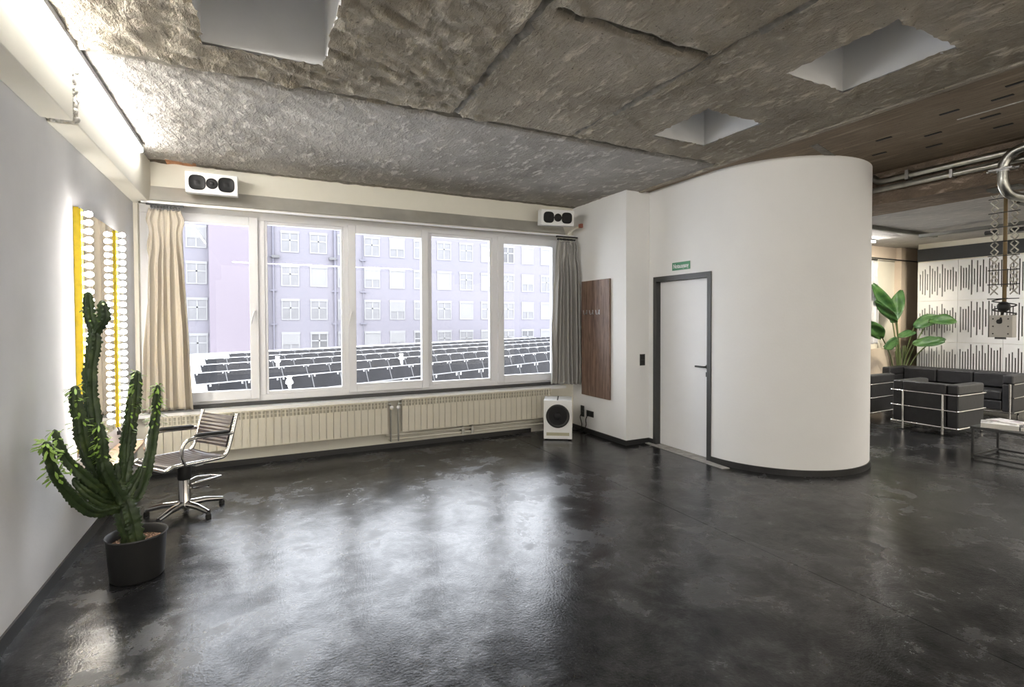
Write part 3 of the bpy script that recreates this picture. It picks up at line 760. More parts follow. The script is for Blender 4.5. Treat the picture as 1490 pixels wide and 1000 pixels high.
# ------------------------------------------------------------------ cactus
PC = Vector((-.675, 3.735, 0))
ct = thing('potted_cactus', 'tall branching green euphorbia in an oval matt black pot on the floor', 'cactus', PC)
pr = MB(); seg = 48; prof = [(.125, 0), (.135, .01), (.150, .24), (.158, .255), (.155, .262), (.146, .255), (.142, .20)]
zt = []
for r_, h_ in prof:
    for k in range(seg):
        th = 2*pi*k/seg; px_ = r_*cos(th); py_ = r_*sin(th)
        pr.v.append((PC.x+px_*1.0, PC.y+py_*1.0, h_))
for i in range(len(prof)-1):
    for k in range(seg): pr.f.append([i*seg+k, i*seg+(k+1) % seg, (i+1)*seg+(k+1) % seg, (i+1)*seg+k]); pr.m.append(0)
pr.f.append(list(range(seg))[::-1]); pr.m.append(0)
obj('pot', pr, m_pot, ct, smooth=50)
so = MB()
rings = 7; vs = [(PC.x, PC.y, .205)]
for i in range(1, rings+1):
    for k in range(seg):
        r_ = .143*i/rings; th = 2*pi*k/seg
        vs.append((PC.x+r_*cos(th), PC.y+r_*sin(th), .205+.008*noise.noise(Vector((r_*cos(th)*40, r_*sin(th)*40, 0)))))
fs = [(0, 1+k, 1+(k+1) % seg) for k in range(seg)]
for i in range(rings-1):
    for k in range(seg): fs.append((1+i*seg+k, 1+(i+1)*seg+k, 1+(i+1)*seg+(k+1) % seg, 1+i*seg+(k+1) % seg))
so.add(vs, fs); obj('clay_granules', so, m_clay, ct, smooth=180)['kind'] = 'stuff'
def stem(pts, rads, leaves=0, seed=1, ribs=4):
    rnd = random.Random(seed)
    P = bezpts([at(u, v, Y) if not isinstance(u, Vector) else u for u, v, Y in pts], 10)
    n = len(P); L_ = [0]
    for a, b_ in zip(P, P[1:]): L_.append(L_[-1]+(b_-a).length)
    Lt = L_[-1]; rr = []; nk = len(rads)-1
    for l in L_:
        t = l/Lt*nk; i = min(int(t), nk-1); r_ = rads[i]+(rads[i+1]-rads[i])*(t-i)
        r_ *= 1+.10*abs(sin(l*pi/.045+seed))+.06*sin(l*31+seed)
        if Lt-l < .03: r_ *= sqrt(max(.02, 1-(1-(Lt-l)/.03)**2))
        rr.append(r_)
    seg_ = 24
    m_ = MB(); m_.tube(P, 0, seg_, rad=rr, star=.42, starn=ribs)
    base_n = len(P)
    # scalloped rib teeth
    for i in range(n):
        for k in range(seg_):
            idx = i*seg_+k; th = 2*pi*k/seg_
            crest = abs(cos(th*ribs/2))**4
            s_ = crest*(.34*(abs(sin(L_[i]*pi/.026+(k//6)*1.3))-.45)+.25*noise.noise(P[i]*30+Vector((k//6, 0, 0))))
            v_ = Vector(m_.v[idx]); m_.v[idx] = tuple(P[i]+(v_-P[i])*(1+s_))
    o = obj('cactus_stem', m_, m_cactus, ct, smooth=50)
    if leaves:
        lm = MB()
        for q in range(leaves):
            t = 1-rnd.random()**1.4*min(.6, .26/Lt); i = min(n-2, int(t*(n-1))); p = P[i]; r_ = rr[i]*.85
            a = rnd.uniform(0, 2*pi); tan_ = (P[min(i+1, n-1)]-P[max(0, i-1)]).normalized()
            ax = tan_.cross(Vector((cos(a), sin(a), .3))).normalized(); dirv = (ax+tan_*rnd.uniform(-.5, .5)+Vector((0, 0, rnd.uniform(-.7, .3)))).normalized()
            ln = rnd.uniform(.018, .052); wd_ = .0060; sd = dirv.cross(tan_).normalized(); nm = dirv.cross(sd)
            b0 = p+ax*r_
            pts_ = [b0, b0+dirv*ln*.4+sd*wd_+nm*.002, b0+dirv*ln*.8+sd*wd_*.9-Vector((0, 0, .004)), b0+dirv*ln-Vector((0, 0, .008)), b0+dirv*ln*.8-sd*wd_*.9-Vector((0, 0, .004)), b0+dirv*ln*.4-sd*wd_+nm*.002]
            lm.add(pts_, [(0, 1, 5), (1, 2, 4, 5), (2, 3, 4)])
            lm.add([p_-nm*.0012 for p_ in pts_], [(0, 5, 1), (1, 5, 4, 2), (2, 4, 3)])
        obj('small_leaves', lm, m_cleaf, o, smooth=180)['kind'] = 'stuff'
ppx = .0041
stem([(196, 800, 3.735), (190, 768, 3.735), (183, 742, 3.73), (178, 722, 3.73), (172, 706, 3.73)], [.054, .056, .056, .048, .03], 0, 1)
stem([(182, 740, 3.73), (168, 712, 3.735), (152, 688, 3.74), (142, 650, 3.75), (136, 612, 3.76), (132, 575, 3.77), (131, 545, 3.77), (134, 520, 3.77), (137, 498, 3.77), (137, 482, 3.77), (131, 464, 3.77), (128.5, 445, 3.77), (128, 424, 3.77)],
     [.046, .044, .042, .042, .038, .036, .034, .032, .032, .032, .028, .025, .02], 6, 2)
stem([(136, 486, 3.77), (145, 474, 3.76), (151, 463, 3.755), (150.5, 450, 3.755), (148.5, 437, 3.755)], [.026, .027, .028, .026, .017], 4, 3)
stem([(176, 738, 3.73), (160, 740, 3.66), (137, 744, 3.58), (112, 730, 3.50), (93, 709, 3.42), (79, 688, 3.36), (72, 665, 3.32), (67, 643, 3.28)], [.030, .031, .032, .032, .030, .028, .025, .026, .018], 64, 4)
stem([(172, 726, 3.72), (150, 715, 3.64), (134, 703, 3.58), (112, 684, 3.53), (96, 668, 3.50), (86, 648, 3.48), (79, 625, 3.47)], [.030, .030, .031, .030, .028, .023, .016], 30, 5)
stem([(165, 733, 3.70), (147, 730, 3.62), (127, 718, 3.56), (112, 704, 3.54), (107, 695, 3.54)], [.026, .028, .027, .022, .015], 0, 6)
stem([(172, 722, 3.70), (150, 700, 3.66), (132, 670, 3.62), (122, 645, 3.60), (117, 616, 3.59), (111.5, 588, 3.58), (109, 561, 3.58)], [.034, .035, .034, .033, .032, .029, .020], 57, 7)
stem([(176, 728, 3.68), (162, 705, 3.63), (152, 684, 3.58), (148, 662, 3.57), (147, 638, 3.56), (143.5, 616, 3.56)], [.034, .034, .032, .030, .028, .020], 64, 8)
stem([(170, 712, 3.66), (168, 695, 3.64), (169.5, 674, 3.64)], [.020, .02, .014], 0, 9)
stem([(179, 722, 3.76), (180, 693, 3.79), (184, 664, 3.82), (187, 635, 3.84), (193, 600, 3.85), (197, 568, 3.86), (199, 539, 3.86)], [.032, .036, .036, .035, .033, .031, .021], 49, 10)
stem([(181, 672, 3.79), (183, 645, 3.80), (187, 618, 3.80), (189.5, 592, 3.81), (190, 577, 3.81)], [.024, .024, .022, .020, .014], 38, 11)
stem([(182, 735, 3.74), (198, 724, 3.80), (209, 700, 3.83), (217, 669, 3.86), (222, 640, 3.88), (226.5, 604, 3.89), (228, 580, 3.89), (229, 560, 3.89)], [.030, .034, .034, .032, .031, .030, .027, .018], 83, 12)
stem([(180, 724, 3.72), (192, 706, 3.74), (203, 686, 3.75), (205, 678, 3.75)], [.026, .026, .02, .014], 4, 13)

# ------------------------------------------------------------------ conduits on the beam, elbow pipe
p_ = thing('steel_conduit', 'upper grey steel conduit along the brown concrete beam', 'pipe', (5.94, 0, 3.0))
obj('pipe', MB().tube(fillet([(5.99, 3.28, 3.06), (5.945, 3.20, 2.985), (5.945, 3.0, 2.99), (5.945, -1.0, 3.02)], .08), .034, 14), m_galv, p_, smooth=60)
for y in (2.92, 1.2): obj('pipe_clip', MB().box(5.905, 6.0, y-.015, y+.015, 2.945, 3.04), m_steel, p_)
p_ = thing('steel_conduit', 'lower grey steel conduit along the brown concrete beam', 'pipe', (5.94, 0, 2.92))
obj('pipe', MB().tube([(5.945, 3.29, 2.905), (5.945, 3.0, 2.905), (5.945, -1.0, 2.925)], .030, 14), m_galv, p_, smooth=60)
for y in (2.55, 1.0): obj('pipe_clip', MB().box(5.91, 6.0, y-.012, y+.012, 2.87, 2.95), m_steel, p_)
p_ = thing('elbow_pipe', 'thick bent steel pipe hanging down in front of the beam at the right edge', 'pipe', (5.84, 2.1, 2.6))
obj('pipe', MB().tube(fillet([(5.84, 1.2, 3.01), (5.84, 1.80, 3.005), (5.84, 2.14, 2.97), (5.84, 2.14, 2.62), (6.35, 2.08, 2.60)], .15, 12), .038, 18), m_galv, p_, smooth=60)
obj('pipe_clamp', MB().box(5.78, 5.90, 2.06, 2.22, 2.82, 2.835).lathe([(.044, 0), (.044, .03)], (5.84, 2.14, 2.81), 18).tube([(5.84, 2.03, 2.83), (5.84, 2.25, 2.83)], .012, 8), m_steel, p_, smooth=50)

# hanging scissor-arm pendant with a control box
pg = thing('scissor_pendant', 'grey control box hanging on a brown rod between two scissor lattices', 'pendant', (6.30, 2.28, 1.34))
obj('rod', MB().tube([(6.30, 2.285, 2.76), (6.30, 2.285, 1.62)], .016, 10), m_brass, pg, smooth=60)
obj('top_plate', MB().box(6.22, 6.38, 2.17, 2.40, 2.735, 2.76), m_rail, pg)
for s_ in (-1, 1):
    lt = MB(); yc = 2.285+s_*.072; z = 2.70; hh = .135
    while z-hh > 1.66:
        for a, b_ in (((-.028, z), (.028, z-hh/2)), ((.028, z), (-.028, z-hh/2)), ((-.028, z-hh/2), (.028, z-hh)), ((.028, z-hh/2), (-.028, z-hh))):
            lt.tube([(6.285, yc+a[0], a[1]), (6.285, yc+b_[0], b_[1])], .006, 6)
        z -= hh
    obj('scissor_lattice', lt, m_chain, pg, smooth=60)
cb = MB(); z = 2.66; i = 0
while z > 1.70:
    cb.tube([(6.27, 2.17, z), (6.27, 2.40, z)], .004, 6)
    z -= .135
pts = [(6.30+.07*cos(a*.9), 2.285+.085*sin(a*.9), 1.72-.012*a) for a in [i*.35 for i in range(40)]]
cb.tube(pts, .006, 6); obj('coiled_cable', cb, m_rubber, pg, smooth=60)
obj('cable_knot', MB().sphere((6.29, 2.285, 1.64), .050, 10, 7).sphere((6.27, 2.30, 1.50), .035, 10, 6).tube([(6.29, 2.285, 1.62), (6.24, 2.29, 1.50)], .012, 6), m_rubber, pg, smooth=180)
bx_ = obj('control_box', MB().box(6.245, 6.33, 2.205, 2.375, 1.352, 1.560), m_boxgrey, pg, bevel=.004)
sc_ = MB()
for y in (2.235, 2.345):
    for z in (1.385, 1.455, 1.525): sc_.lathe([(.006, 0), (.006, -.003)], (6.245, y, z), 8, 'x')
obj('screw', sc_, m_rubber, bx_)
obj('latch', MB().box(6.24, 6.25, 2.25, 2.33, 1.335, 1.352), m_anth, bx_)

# ------------------------------------------------------------------ lounge seating
def cube_seat(name, label, cat, loc, rz, nseat, seatw, fold=False):
    """cube shaped leather seat, local +x is the way it faces, width along y"""
    aw = .13; Wd = nseat*seatw+2*aw; D = .70
    t_ = thing(name, label, cat, loc, rz, group='black leather lounge seats')
    def C_(nm, b_, bev=.018): return obj(nm, MB().box(*b_), m_leather, t_, bevel=bev, bseg=3, local=True)
    C_('base_cushion', (-D/2+aw, D/2, -Wd/2+aw, Wd/2-aw, .13, .27))
    for i in range(nseat):
        y = -Wd/2+aw+i*seatw
        C_('seat_cushion', (-D/2+aw+.10, D/2-.01, y+.004, y+seatw-.004, .275, .42), .03)
        C_('back_cushion', (-D/2+aw-.03, -D/2+aw+.115, y+.004, y+seatw-.004, .425, .66), .03)
    C_('arm_panel', (-D/2+.02, D/2, -Wd/2, -Wd/2+aw-.004, .11, .53)); C_('arm_panel', (-D/2+.02, D/2, Wd/2-aw+.004, Wd/2, .11, .53))
    C_('arm_cushion', (-D/2+.02, D/2, -Wd/2, -Wd/2+aw-.004, .535, .67), .025); C_('arm_cushion', (-D/2+.02, D/2, Wd/2-aw+.004, Wd/2, .535, .67), .025)
    C_('back_panel', (-D/2+.005, -D/2+aw-.035, -Wd/2+aw, Wd/2-aw, .11, .53)); C_('back_panel_top', (-D/2+.005, -D/2+aw-.035, -Wd/2+aw, Wd/2-aw, .535, .67), .02)
    fr_ = MB(); e = .010; r_ = .0095
    for z in (.535, .33):
        fr_.tube(fillet([(D/2+e, -Wd/2-e, z), (-D/2-e, -Wd/2-e, z), (-D/2-e, Wd/2+e, z), (D/2+e, Wd/2+e, z)], .03), r_, 8)
    fr_.tube(fillet([(D/2+e, -Wd/2-e, .105), (-D/2-e, -Wd/2-e, .105), (-D/2-e, Wd/2+e, .105), (D/2+e, Wd/2+e, .105)], .03), .014, 8)
    fr_.tube([(D/2+e, -Wd/2, .105), (D/2+e, Wd/2, .105)], .012, 8)
    obj('chrome_frame', fr_, m_chrome, t_, smooth=60, local=True)
    for x, y in ((D/2+e, -Wd/2+.03), (D/2+e, Wd/2-.03), (-D/2-e-.012, -Wd/2+.15), (-D/2-e-.012, Wd/2-.15)):
        l_ = obj('leg', MB().tube([(x, y, .015), (x, y, .54)], .014, 10), m_chrome, t_, smooth=60, local=True)
        obj('foot', MB().tube([(x, y, 0), (x, y, .015)], .013, 10), m_rubber, l_, smooth=60, local=True)
    return t_
cube_seat('armchair', 'black leather cube armchair seen from behind in front of the sofa', 'armchair', (8.36, 3.73, 0), 0, 1, .50)
cube_seat('armchair', 'black leather cube armchair half hidden by the rounded white wall', 'armchair', (8.62, 4.93, 0), radians(2), 1, .50)
cube_seat('sofa', 'black leather three-seat cube sofa against the white slotted panels', 'sofa', (10.42, 4.45, 0), radians(180+3), 3, .50)

# coffee table
tb = thing('coffee_table', 'low black metal coffee table with a thin top at the right edge', 'table', (7.5, 2.2, 0))
TX0, TX1, TY0, TY1 = 7.0, 7.60, 1.6, 2.80; tz_ = .35
obj('table_top', MB().box(TX0-.01, TX1+.01, TY0, TY1+.01, tz_-.028, tz_), m_anth, tb, bevel=.002)
for x in (TX0, TX1-.02):
    for y in (TY0, TY1-.02): obj('leg', MB().box(x, x+.02, y, y+.02, 0, tz_-.028), m_anth, tb)
lr = MB(); q = .02
lr.box(TX0, TX0+q, TY0+q, TY1-q, .02, .04).box(TX1-q, TX1, TY0+q, TY1-q, .02, .04).box(TX0+q, TX1-q, TY0, TY0+q, .02, .04).box(TX0+q, TX1-q, TY1-q, TY1, .02, .04)
obj('lower_frame', lr, m_anth, tb)
mags = [((7.16, 2.62), .35, .05, (.72, .70, .62), 'thick cream book at the corner of the coffee table', .24, .30),
        ((7.30, 2.60), -.2, .012, (.55, .50, .52), 'magazine with a pink corner lying on the cream book', .22, .29),
        ((7.25, 2.30), .1, .03, (.50, .50, .50), 'grey magazine pile nearest the right edge of the picture', .22, .30),
        ((7.26, 2.32), .45, .012, (.60, .45, .52), 'pinkish magazine on top of the grey magazines', .20, .27)]
zz = [tz_, tz_+.05, tz_, tz_+.03]
for i, ((x, y), a, h_, c_, lab, wx, wy) in enumerate(mags):
    mg = thing('magazine' if i else 'book', lab, 'magazine' if i else 'book', (x, y, zz[i]), a, group='reading matter on the coffee table')
    obj('pages', MB().box(-wx/2+.002, wx/2-.002, -wy/2+.002, wy/2-.002, .002, h_-.002), m_paper, mg, local=True)
    cm, N, L, b = newmat('magazine_cover_%s' % 'abcd'[i]); v = coords(N, L)
    L.new(ramp(N, L, ntex(N, L, v, 9, 2), [(.35, c_), (.5, (.75, .74, .74)), (.62, (.20, .19, .20)), (.75, (.75, .25, .5) if i in (1, 3) else c_)]), b.inputs['Base Color']); setp(b, Roughness=.3)
    obj('cover', MB().box(-wx/2, wx/2, -wy/2, wy/2, h_-.002, h_).box(-wx/2, wx/2, -wy/2, wy/2, 0, .002), cm, mg, local=True)

# acoustic panels
PA = [(108, 155, 293), (128, 127, 323), (149, 115, 330), (169, 155, 290), (189, 87, 353), (210, 112, 325), (230, 133, 304), (251, 100, 335), (271, 157, 275), (291, 83, 347), (312, 118, 308), (334, 133, 292), (356, 133, 292), (377, 113, 306), (399, 150, 269)]
PB = [(437, 108, 302), (459, 125, 285), (481, 125, 285), (503, 105, 300), (526, 62, 340), (548, 137, 262), (572, 74, 322), (595, 115, 280), (619, 72, 320), (642, 130, 258), (666, 52, 335), (689, 90, 292), (712, 107, 275), (736, 105, 272), (759, 85, 290)]
def slots(pat, x0, x1):
    cen = 219
    return [((x-x0)/(x1-x0), .5+(cen-b_)/322*1.0, .5+(cen-a)/322*1.0) for x, a, b_ in pat]
SLA = slots(PA, 87, 415); SLB = slots(PB, 415, 777)
Yl, pw = 5.31, .622; rows_ = [(2.575, 1.858), (1.853, 1.105), (1.10, .36)]
rn = ['top', 'middle', 'bottom']; cn = ['next to the tan pier', 'second from the tan pier', 'third from the tan pier']
for c_ in range(3):
    for r_ in range(3):
        ya = Yl-c_*(pw+.004); z1, z0 = rows_[r_]; H = z1-z0
        ap = thing('acoustic_panel', 'white slotted wall panel, %s row, %s' % (rn[r_], cn[c_]), 'wall panel', (XA-.03, ya-pw/2, z0), group='white slotted acoustic panels')
        sl = SLA if c_ % 2 == 0 else SLB
        bd = MB(); xf, xb_ = XA-.032, XA-.012; prevu = 0; sw = .0100/pw
        for u, lo, hi in sl:
            lo = max(lo, .03); hi = min(hi, .97)
            bd.box(xf, xb_, ya-prevu*pw, ya-(u-sw)*pw, z0, z1)
            bd.box(xf, xb_, ya-(u-sw)*pw, ya-(u+sw)*pw, z0, z0+lo*H).box(xf, xb_, ya-(u-sw)*pw, ya-(u+sw)*pw, z0+hi*H, z1)
            prevu = u+sw
        bd.box(xf, xb_, ya-prevu*pw, ya-pw, z0, z1)
        obj('slotted_board', bd, m_panel, ap)
        obj('felt_backing', MB().box(xb_, XA-.002, ya-pw+.002, ya-.002, z0+.002, z1-.002), m_felt, ap)

# lounge curtain and ceiling rails
t_ = curtain('pale curtain hanging at the lounge window behind the plant', 10.20, 10.45, 9.85, 10.45, YL-.16, 1.05, 2.62, m_lcurt, 5, 21, .02)
tag(obj('curtain_rod', MB().tube([(9.6, YL-.16, 2.67), (12.0, YL-.16, 2.67)], .012, 8), m_rubber, smooth=60), 'thin dark rod carrying the pale lounge curtain', 'rod')
rl = [((6.9, 4.55), (10.1, 4.55), 'dark ceiling rail running past the rounded white wall in the lounge'), ((8.0, 2.80), (11.1, 2.80), 'dark ceiling rail behind the hanging control box'), ((9.5, 4.50), (9.5, 1.0), 'dark ceiling rail crossing in front of the slotted panels')]
for (a, b_, lab) in rl:
    d = (Vector(b_)-Vector(a)).normalized()*0
    if a[1] == b_[1]: bx = (a[0], b_[0], a[1]-.03, a[1]+.03, ZL-.05, ZL)
    else: bx = (a[0]-.03, a[0]+.03, b_[1], a[1], ZL-.105, ZL-.055)
    o = tag(obj('ceiling_rail', MB().box(*bx), m_rail, bevel=.004), lab, 'rail')
for y, lab in ((3.60, 'small black spotlight on the crossing rail, left of the pair'), (3.32, 'small black spotlight on the crossing rail, right of the pair')):
    sp = thing('track_spotlight', lab, 'spotlight', (9.5, y, ZL-.105))
    obj('lamp_head', MB().tube([(9.5, y-.07, ZL-.16), (9.5, y+.07, ZL-.16)], .03, 10), m_rubber, sp, smooth=50)
    obj('lamp_arm', MB().box(9.49, 9.51, y-.01, y+.01, ZL-.14, ZL-.10), m_steel, sp)
t_ = thing('led_light_bar', 'glowing LED bar on the lounge ceiling hidden beside the rounded wall', 'lamp', (8.6, 5.2, ZL-.06))
obj('housing', MB().box(7.6, 9.75, 5.28, 5.32, ZL-.03, ZL), m_frame, t_)
obj('diffuser', MB().tube([(7.6, 5.30, ZL-.045), (9.75, 5.30, ZL-.045)], .016, 8), m_led, t_, smooth=60)

# ------------------------------------------------------------------ lounge plant
PP = Vector((10.98, 5.50, 0))
pl = thing('potted_plant', 'tall large-leaved green plant in a dark pot in the lounge corner', 'plant', PP)
obj('pot', MB().lathe([(.10, 0), (.13, .30), (.135, .31), (.12, .31), (.115, .26), (.001, .26)], tuple(PP), 24), m_pot, pl, smooth=40)
def leafobj(b0, b1, tip, wd_, bend, roll=0.0, fold=.25):
    """stalk from soil to b1, blade from b1 to tip"""
    b1 = Vector(b1); tip = Vector(tip); st = Vector(b0)
    mid = (st+b1)/2+Vector((0, 0, .12))
    s_ = MB().tube(bezpts([st, mid, b1], 8), .011, 6, rad=None); o = obj('stalk', s_, m_stalk, pl, smooth=60)
    ax = tip-b1; Ln = ax.length; ax.normalize()
    toc = (CAM-b1).normalized(); side = ax.cross(toc).normalized(); nr = side.cross(ax).normalized()
    side = (side*cos(roll)+nr*sin(roll)).normalized(); nr = side.cross(ax).normalized()
    nL, nw = 14, 6; vs = []
    for i in range(nL+1):
        t = i/nL; wv = wd_*(sin(pi*min(1, t*.92+.04))**.7)*(1-.15*t)
        c0 = b1+ax*Ln*t+Vector((0, 0, -bend*t*t+bend*.3*t))
        for k in range(nw+1):
            s2 = (k/nw*2-1)
            vs.append(c0+side*wv*s2+nr*(abs(s2)*wv*fold+.012*sin(9*t+s2*4)))
    fs = [(i*(nw+1)+k, i*(nw+1)+k+1, (i+1)*(nw+1)+k+1, (i+1)*(nw+1)+k) for i in range(nL) for k in range(nw)]
    l_ = MB(); l_.add(vs, fs); lo = obj('leaf', l_, m_leaf, pl, smooth=180); md = lo.modifiers.new('s', 'SOLIDIFY'); md.thickness = .004
YP = 5.45
def A(u, v, y=YP):
    p = at(u, v, y)
    while p.x > 11.0: y -= .05; p = at(u, v, y)
    return p
for (u1, v1), (u2, v2), wd_, bend, dy, roll, fold in (((1299, 470), (1311, 421), .13, .02, .0, .2, .2), ((1303, 466), (1270, 412), .12, .02, .05, -.3, .3), ((1305, 469), (1274, 436), .09, .03, -.15, .2, .2),
      ((1284, 492), (1262, 466), .13, .03, -.1, .0, .3), ((1306, 497), (1286, 500), .12, .10, -.2, .3, .3), ((1330, 476), (1370, 458), .13, .05, -.25, .4, .35), ((1352, 466), (1392, 466), .13, .05, -.35, .7, .3),
      ((1328, 500), (1375, 497), .12, .0, -.25, .6, .3), ((1306, 490), (1333, 482), .07, .02, -.1, .3, .3), ((1352, 500), (1376, 492), .08, .03, -.3, .5, .2)):
    leafobj(PP+Vector((random.uniform(-.04, .04), random.uniform(-.04, .04), .27)), A(u1, v1, YP+dy), A(u2, v2, YP+dy), wd_, bend, roll, fold)
ls = MB()
for i in range(16):
    a = random.uniform(0, 2*pi); h_ = random.uniform(.75, 1.05)
    ls.tube(bezpts([PP+Vector((.05*cos(a), .05*sin(a), .26)), PP+Vector((.06*cos(a), .06*sin(a), .6)), PP+Vector((.12*cos(a), .08*sin(a), h_))], 4), .012, 5, rad=None)
obj('stalk_bundle', ls, m_stalk, pl, smooth=60)

# ------------------------------------------------------------------ outside
# flat roof with solar panels
U = Vector((.894, .447, 0)); Nn = Vector((-.447, .894, 0)); ZR = -.24
def rp(o_, a, z=0): p = Nn*o_+U*a; return Vector((p.x, p.y, ZR+z))
rf = MB(); q = [rp(7.2, -9), rp(7.2, 45), rp(30.3, 45), rp(30.3, 5.5), rp(27.5, 5.0), rp(27, -12)]
rf.prism([(p.x, p.y) for p in q], ZR-.5, ZR)
o = obj('flat_roof', rf, m_roof); o['kind'] = 'structure'
pan0 = None; PWd = .82; cnt = 0
for ri, off in enumerate((11.9, 15.35, 18.75, 22.15, 25.5, 8.5)):
    a = 4.5 if ri else 5.6
    a = {0: 4.0, 1: 5.9, 2: 7.4, 3: 8.9, 4: 11.3, 5: 2.5}[ri]
    tilt_d, tilt_h = .13, .30; hz = (1.77*(1-(off+.13)/(off+3.4))*1.02-.03)/.30
    while True:
        p = rp(off, a); ang = math.degrees(atan2(p.x, p.y))
        if ang > 31.5: break
        if ang < -7.0: a += PWd+.012; continue
        if pan0 is None:
            pm = MB(); th = atan2(tilt_h, tilt_d); Lp = hypot(tilt_h, tilt_d)
            pm.T = Matrix.Rotation(th, 4, 'X'); pm.box(.005, PWd-.005, 0.006, Lp-.010, .012, .03)
            fr_ = MB(); fr_.T = pm.T; fr_.box(0, PWd, 0, .006, 0, .032).box(0, PWd, Lp-.010, Lp, 0, .034).box(0, .005, .006, Lp-.01, 0, .032).box(PWd-.005, PWd, .006, Lp-.01, 0, .032)
            lgm = MB().box(.05, .09, Lp*cos(th)-.05, Lp*cos(th)-.02, -.03, tilt_h).box(PWd-.09, PWd-.05, Lp*cos(th)-.05, Lp*cos(th)-.02, -.03, tilt_h).box(.05, .09, 0, .03, -.03, .02).box(PWd-.09, PWd-.05, 0, .03, -.03, .02)
            pan0 = thing('solar_panel', 'black solar panel with a pale frame on the flat roof outside', 'solar panel', p+Vector((0, 0, .03)), atan2(U.y, U.x), group='solar panels on the roof outside')
            obj('panel_face', pm, m_solar, pan0, local=True); obj('panel_frame', fr_, m_lite, pan0, local=True); obj('mount', lgm, m_steel, pan0, local=True); pan0.scale = (1, 1, hz)
        else:
            dp_ = dup(pan0, p+Vector((0, 0, .03)), atan2(U.y, U.x)); dp_.scale = (1, 1, hz)
        cnt += 1; a += PWd+.012
# roof vents
def vent(u, v, lab, s_=1.0):
    d = fwd + rgt*((u-PX)/F) - up*((v-PY)/F); tt = (ZR-CAM.z)/d.z; p = CAM+d*tt
    vt = thing('roof_vent', lab, 'vent', p, group='white vents on the roof outside')
    obj('vent_pipe', MB().lathe([(.055*s_, 0), (.055*s_, .28*s_)], tuple(p), 14), m_roofwhite, vt, smooth=60)
    obj('vent_cap', MB().lathe([(.05*s_, .24*s_), (.105*s_, .27*s_), (.11*s_, .31*s_), (.06*s_, .42*s_), (.055*s_, .44*s_), (.085*s_, .46*s_), (.07*s_, .49*s_), (.001, .50*s_)], tuple(p), 16), m_roofwhite, vt, smooth=60)
vent(421, 572, 'white vent pipe in front of the second window pane from the left', .85)
vent(404, 537, 'smaller white vent pipe further back on the roof, left of the other', .95)
vent(584, 533, 'white vent pipe standing in the solar rows behind the middle pane', 1.0)

# building opposite
BY = 45
bl = thing('apartment_building', 'long brick apartment block with rows of white windows behind the roof', 'building', (12, BY, -6))
obj('brick_wall', MB().box(-16, 42, BY, BY+8, -8, 10.3), m_brick, bl)
obj('pink_wall', MB().box(-3.34, .45, BY-.5, BY, -8, 10.3), m_pink, bl)
cols = [-9.2, -7.0, -4.85, -.56+1.1]+[1.6+2.163*i for i in range(13)]
tops = [8.75, 6.03, 3.31, .62, -2.0]
rnd = random.Random(5)
protos = {}
def farwin(kind):
    w_, h_ = 1.34, 1.72
    fr_ = MB(); T = .085
    fr_.box(0, T, -.05, 0, 0, h_).box(w_-T, w_, -.05, 0, 0, h_).box(T, w_-T, -.05, 0, 0, T).box(-.03, w_+.03, -.07, 0, h_-.20, h_)
    if kind != 'blind': fr_.box(w_/2-.05, w_/2+.05, -.045, 0, T, h_-.2).box(T, w_-T, -.045, 0, .93, 1.03)
    gl = MB().box(T, w_-T, -.012, 0, T, h_-.2)
    bb = None
    if kind == 'blind': bb = MB().box(T, w_-T, -.03, -.013, T, h_-.2)
    if kind == 'half': bb = MB().box(T, w_-T, -.056, -.046, .72, h_-.2)
    return fr_, gl, bb
for kname in ('cross', 'dark', 'blind', 'half'):
    fr_, gl, bb = farwin(kname)
    a = obj('window', fr_, m_lite, bl, local=True); a.location = (0, 0, 0)
    g = obj('pane', gl, m_panedk if kname == 'dark' else m_pane, a, local=True)
    if bb: obj('blind', bb, m_blind, a, local=True)
    protos[kname] = a; used = {}
first = {}
for ci, x in enumerate(cols):
    for ri, zt in enumerate(tops):
        if x == cols[3]: continue
        k_ = rnd.choices(['cross', 'dark', 'blind', 'half'], [6, 1.2, 2.2, 1.4])[0]
        if ri == 3 and k_ == 'cross' and rnd.random() < .5: k_ = 'dark'
        y = BY-.0
        src = protos[k_]
        if k_ in first:
            o = src.copy(); COL.objects.link(o); o.parent = bl
            for chd in list(src.children): c2 = chd.copy(); COL.objects.link(c2); c2.parent = o
        else: o = src; first[k_] = 1
        o.location = (x-12, y-BY, zt-1.72+6)
for k_ in protos:
    if k_ not in first:
        for chd in list(protos[k_].children): bpy.data.objects.remove(chd)
        bpy.data.objects.remove(protos[k_])
for x, w_ in ((.78, .22), (5.45, .3), (7.72, .10)):
    dp = MB().tube([(x+.25, BY-.12, 10.3), (x+.25, BY-.12, -7)], w_*.35, 8)
    for z in (6.6, 3.9, 1.2): dp.box(x, x+.5, BY-.18, BY, z, z+.12)
    obj('downpipe', dp, m_pipe2, bl, smooth=50)
for u, v in ((401, 373), (484, 376.5)):
    p = at(u, v, BY-.3); obj('wall_lamp', MB().box(p.x-.28, p.x+.28, BY-.4, BY, p.z-.12, p.z+.1), m_panedk, bl)
# street level ground far below
g = obj('street_ground', MB().box(-60, 90, 7, 120, -9, -8.8), plain('pale_paving', (.45, .45, .45), .9)); g['kind'] = 'structure'

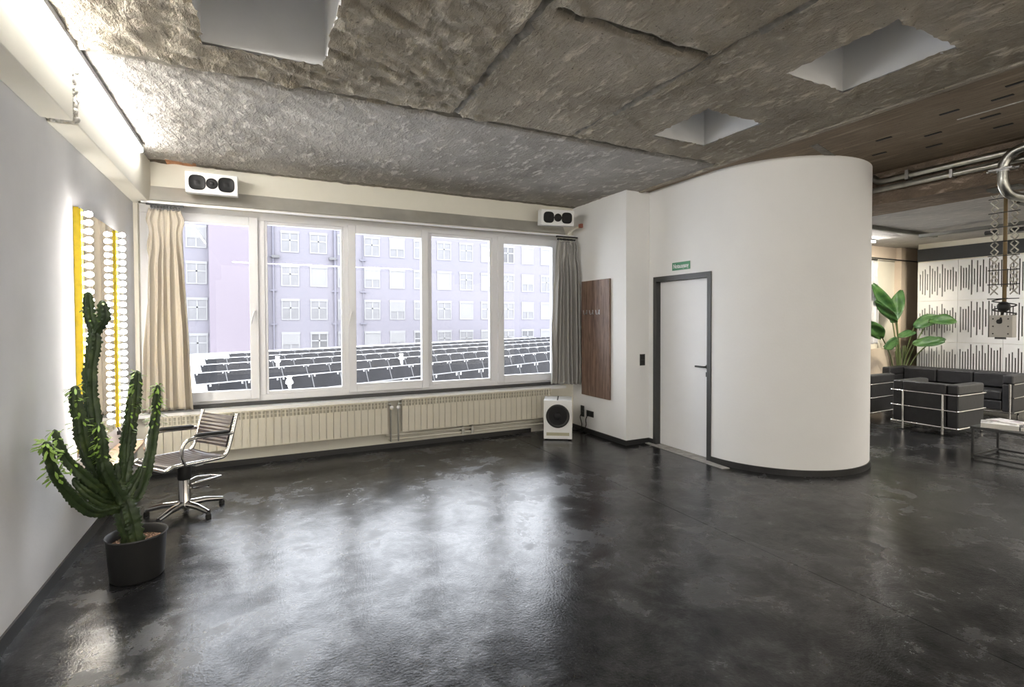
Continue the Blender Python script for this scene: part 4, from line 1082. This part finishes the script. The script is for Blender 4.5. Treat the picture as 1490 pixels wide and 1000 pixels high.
# ------------------------------------------------------------------ light
W = bpy.data.worlds.new('sky'); S.world = W; W.use_nodes = True
nt = W.node_tree; bg = nt.nodes['Background']
sk = nt.nodes.new('ShaderNodeTexSky'); sk.sky_type = 'HOSEK_WILKIE' if False else 'PREETHAM'
sk.sun_direction = Vector((-.3, -.6, .75)).normalized(); sk.turbidity = 6
mx = nt.nodes.new('ShaderNodeMix'); mx.data_type = 'RGBA'; mx.inputs[0].default_value = .06
mx.inputs[6].default_value = (.93, .95, 1.0, 1); nt.links.new(sk.outputs[0], mx.inputs[7]); nt.links.new(mx.outputs[2], bg.inputs[0])
bg.inputs[1].default_value = 5.8

def area(name, loc, rot, sx, sy, power, col=(1, .96, .9)):
    l = bpy.data.lights.new(name, 'AREA'); l.shape = 'RECTANGLE'; l.size = sx; l.size_y = sy; l.energy = power; l.color = col
    o = bpy.data.objects.new(name, l); COL.objects.link(o); o.location = loc; o.rotation_euler = rot; return o
# unseen fill lights added behind and to the right of the camera
area('rear_fill_light', (4.9, -4.15, 1.55), (radians(90), 0, 0), 12.0, 3.1, 115, (1, .90, .74))
area('lounge_fill_light', (9.2, 1.4, 2.88), (0, 0, 0), 2.2, 1.6, 130, (1, .95, .88))

for y in (3.69, 3.41):               # the beams of the two spotlights on the crossing rail
    l = bpy.data.lights.new('spotlight_beam', 'SPOT'); l.energy = 110; l.spot_size = radians(70); l.spot_blend = .8; l.shadow_soft_size = .03; l.color = (1, .9, .72)
    o = bpy.data.objects.new('spotlight_beam', l); COL.objects.link(o); o.location = (9.5, y, ZL-.20)
    o.rotation_euler = (Vector((10.4, 5.75, 1.7))-Vector(o.location)).to_track_quat('-Z', 'Y').to_euler()
S.view_settings.view_transform = 'Standard'; S.view_settings.look = 'None'; S.view_settings.gamma = 1; S.view_settings.exposure = 0.56
S.view_settings.use_curve_mapping = False
S.cycles.max_bounces = 8; S.cycles.diffuse_bounces = 5; S.cycles.glossy_bounces = 4; S.cycles.transparent_max_bounces = 12
S.cycles.sample_clamp_indirect = 6; S.cycles.caustics_reflective = False; S.cycles.caustics_refractive = False
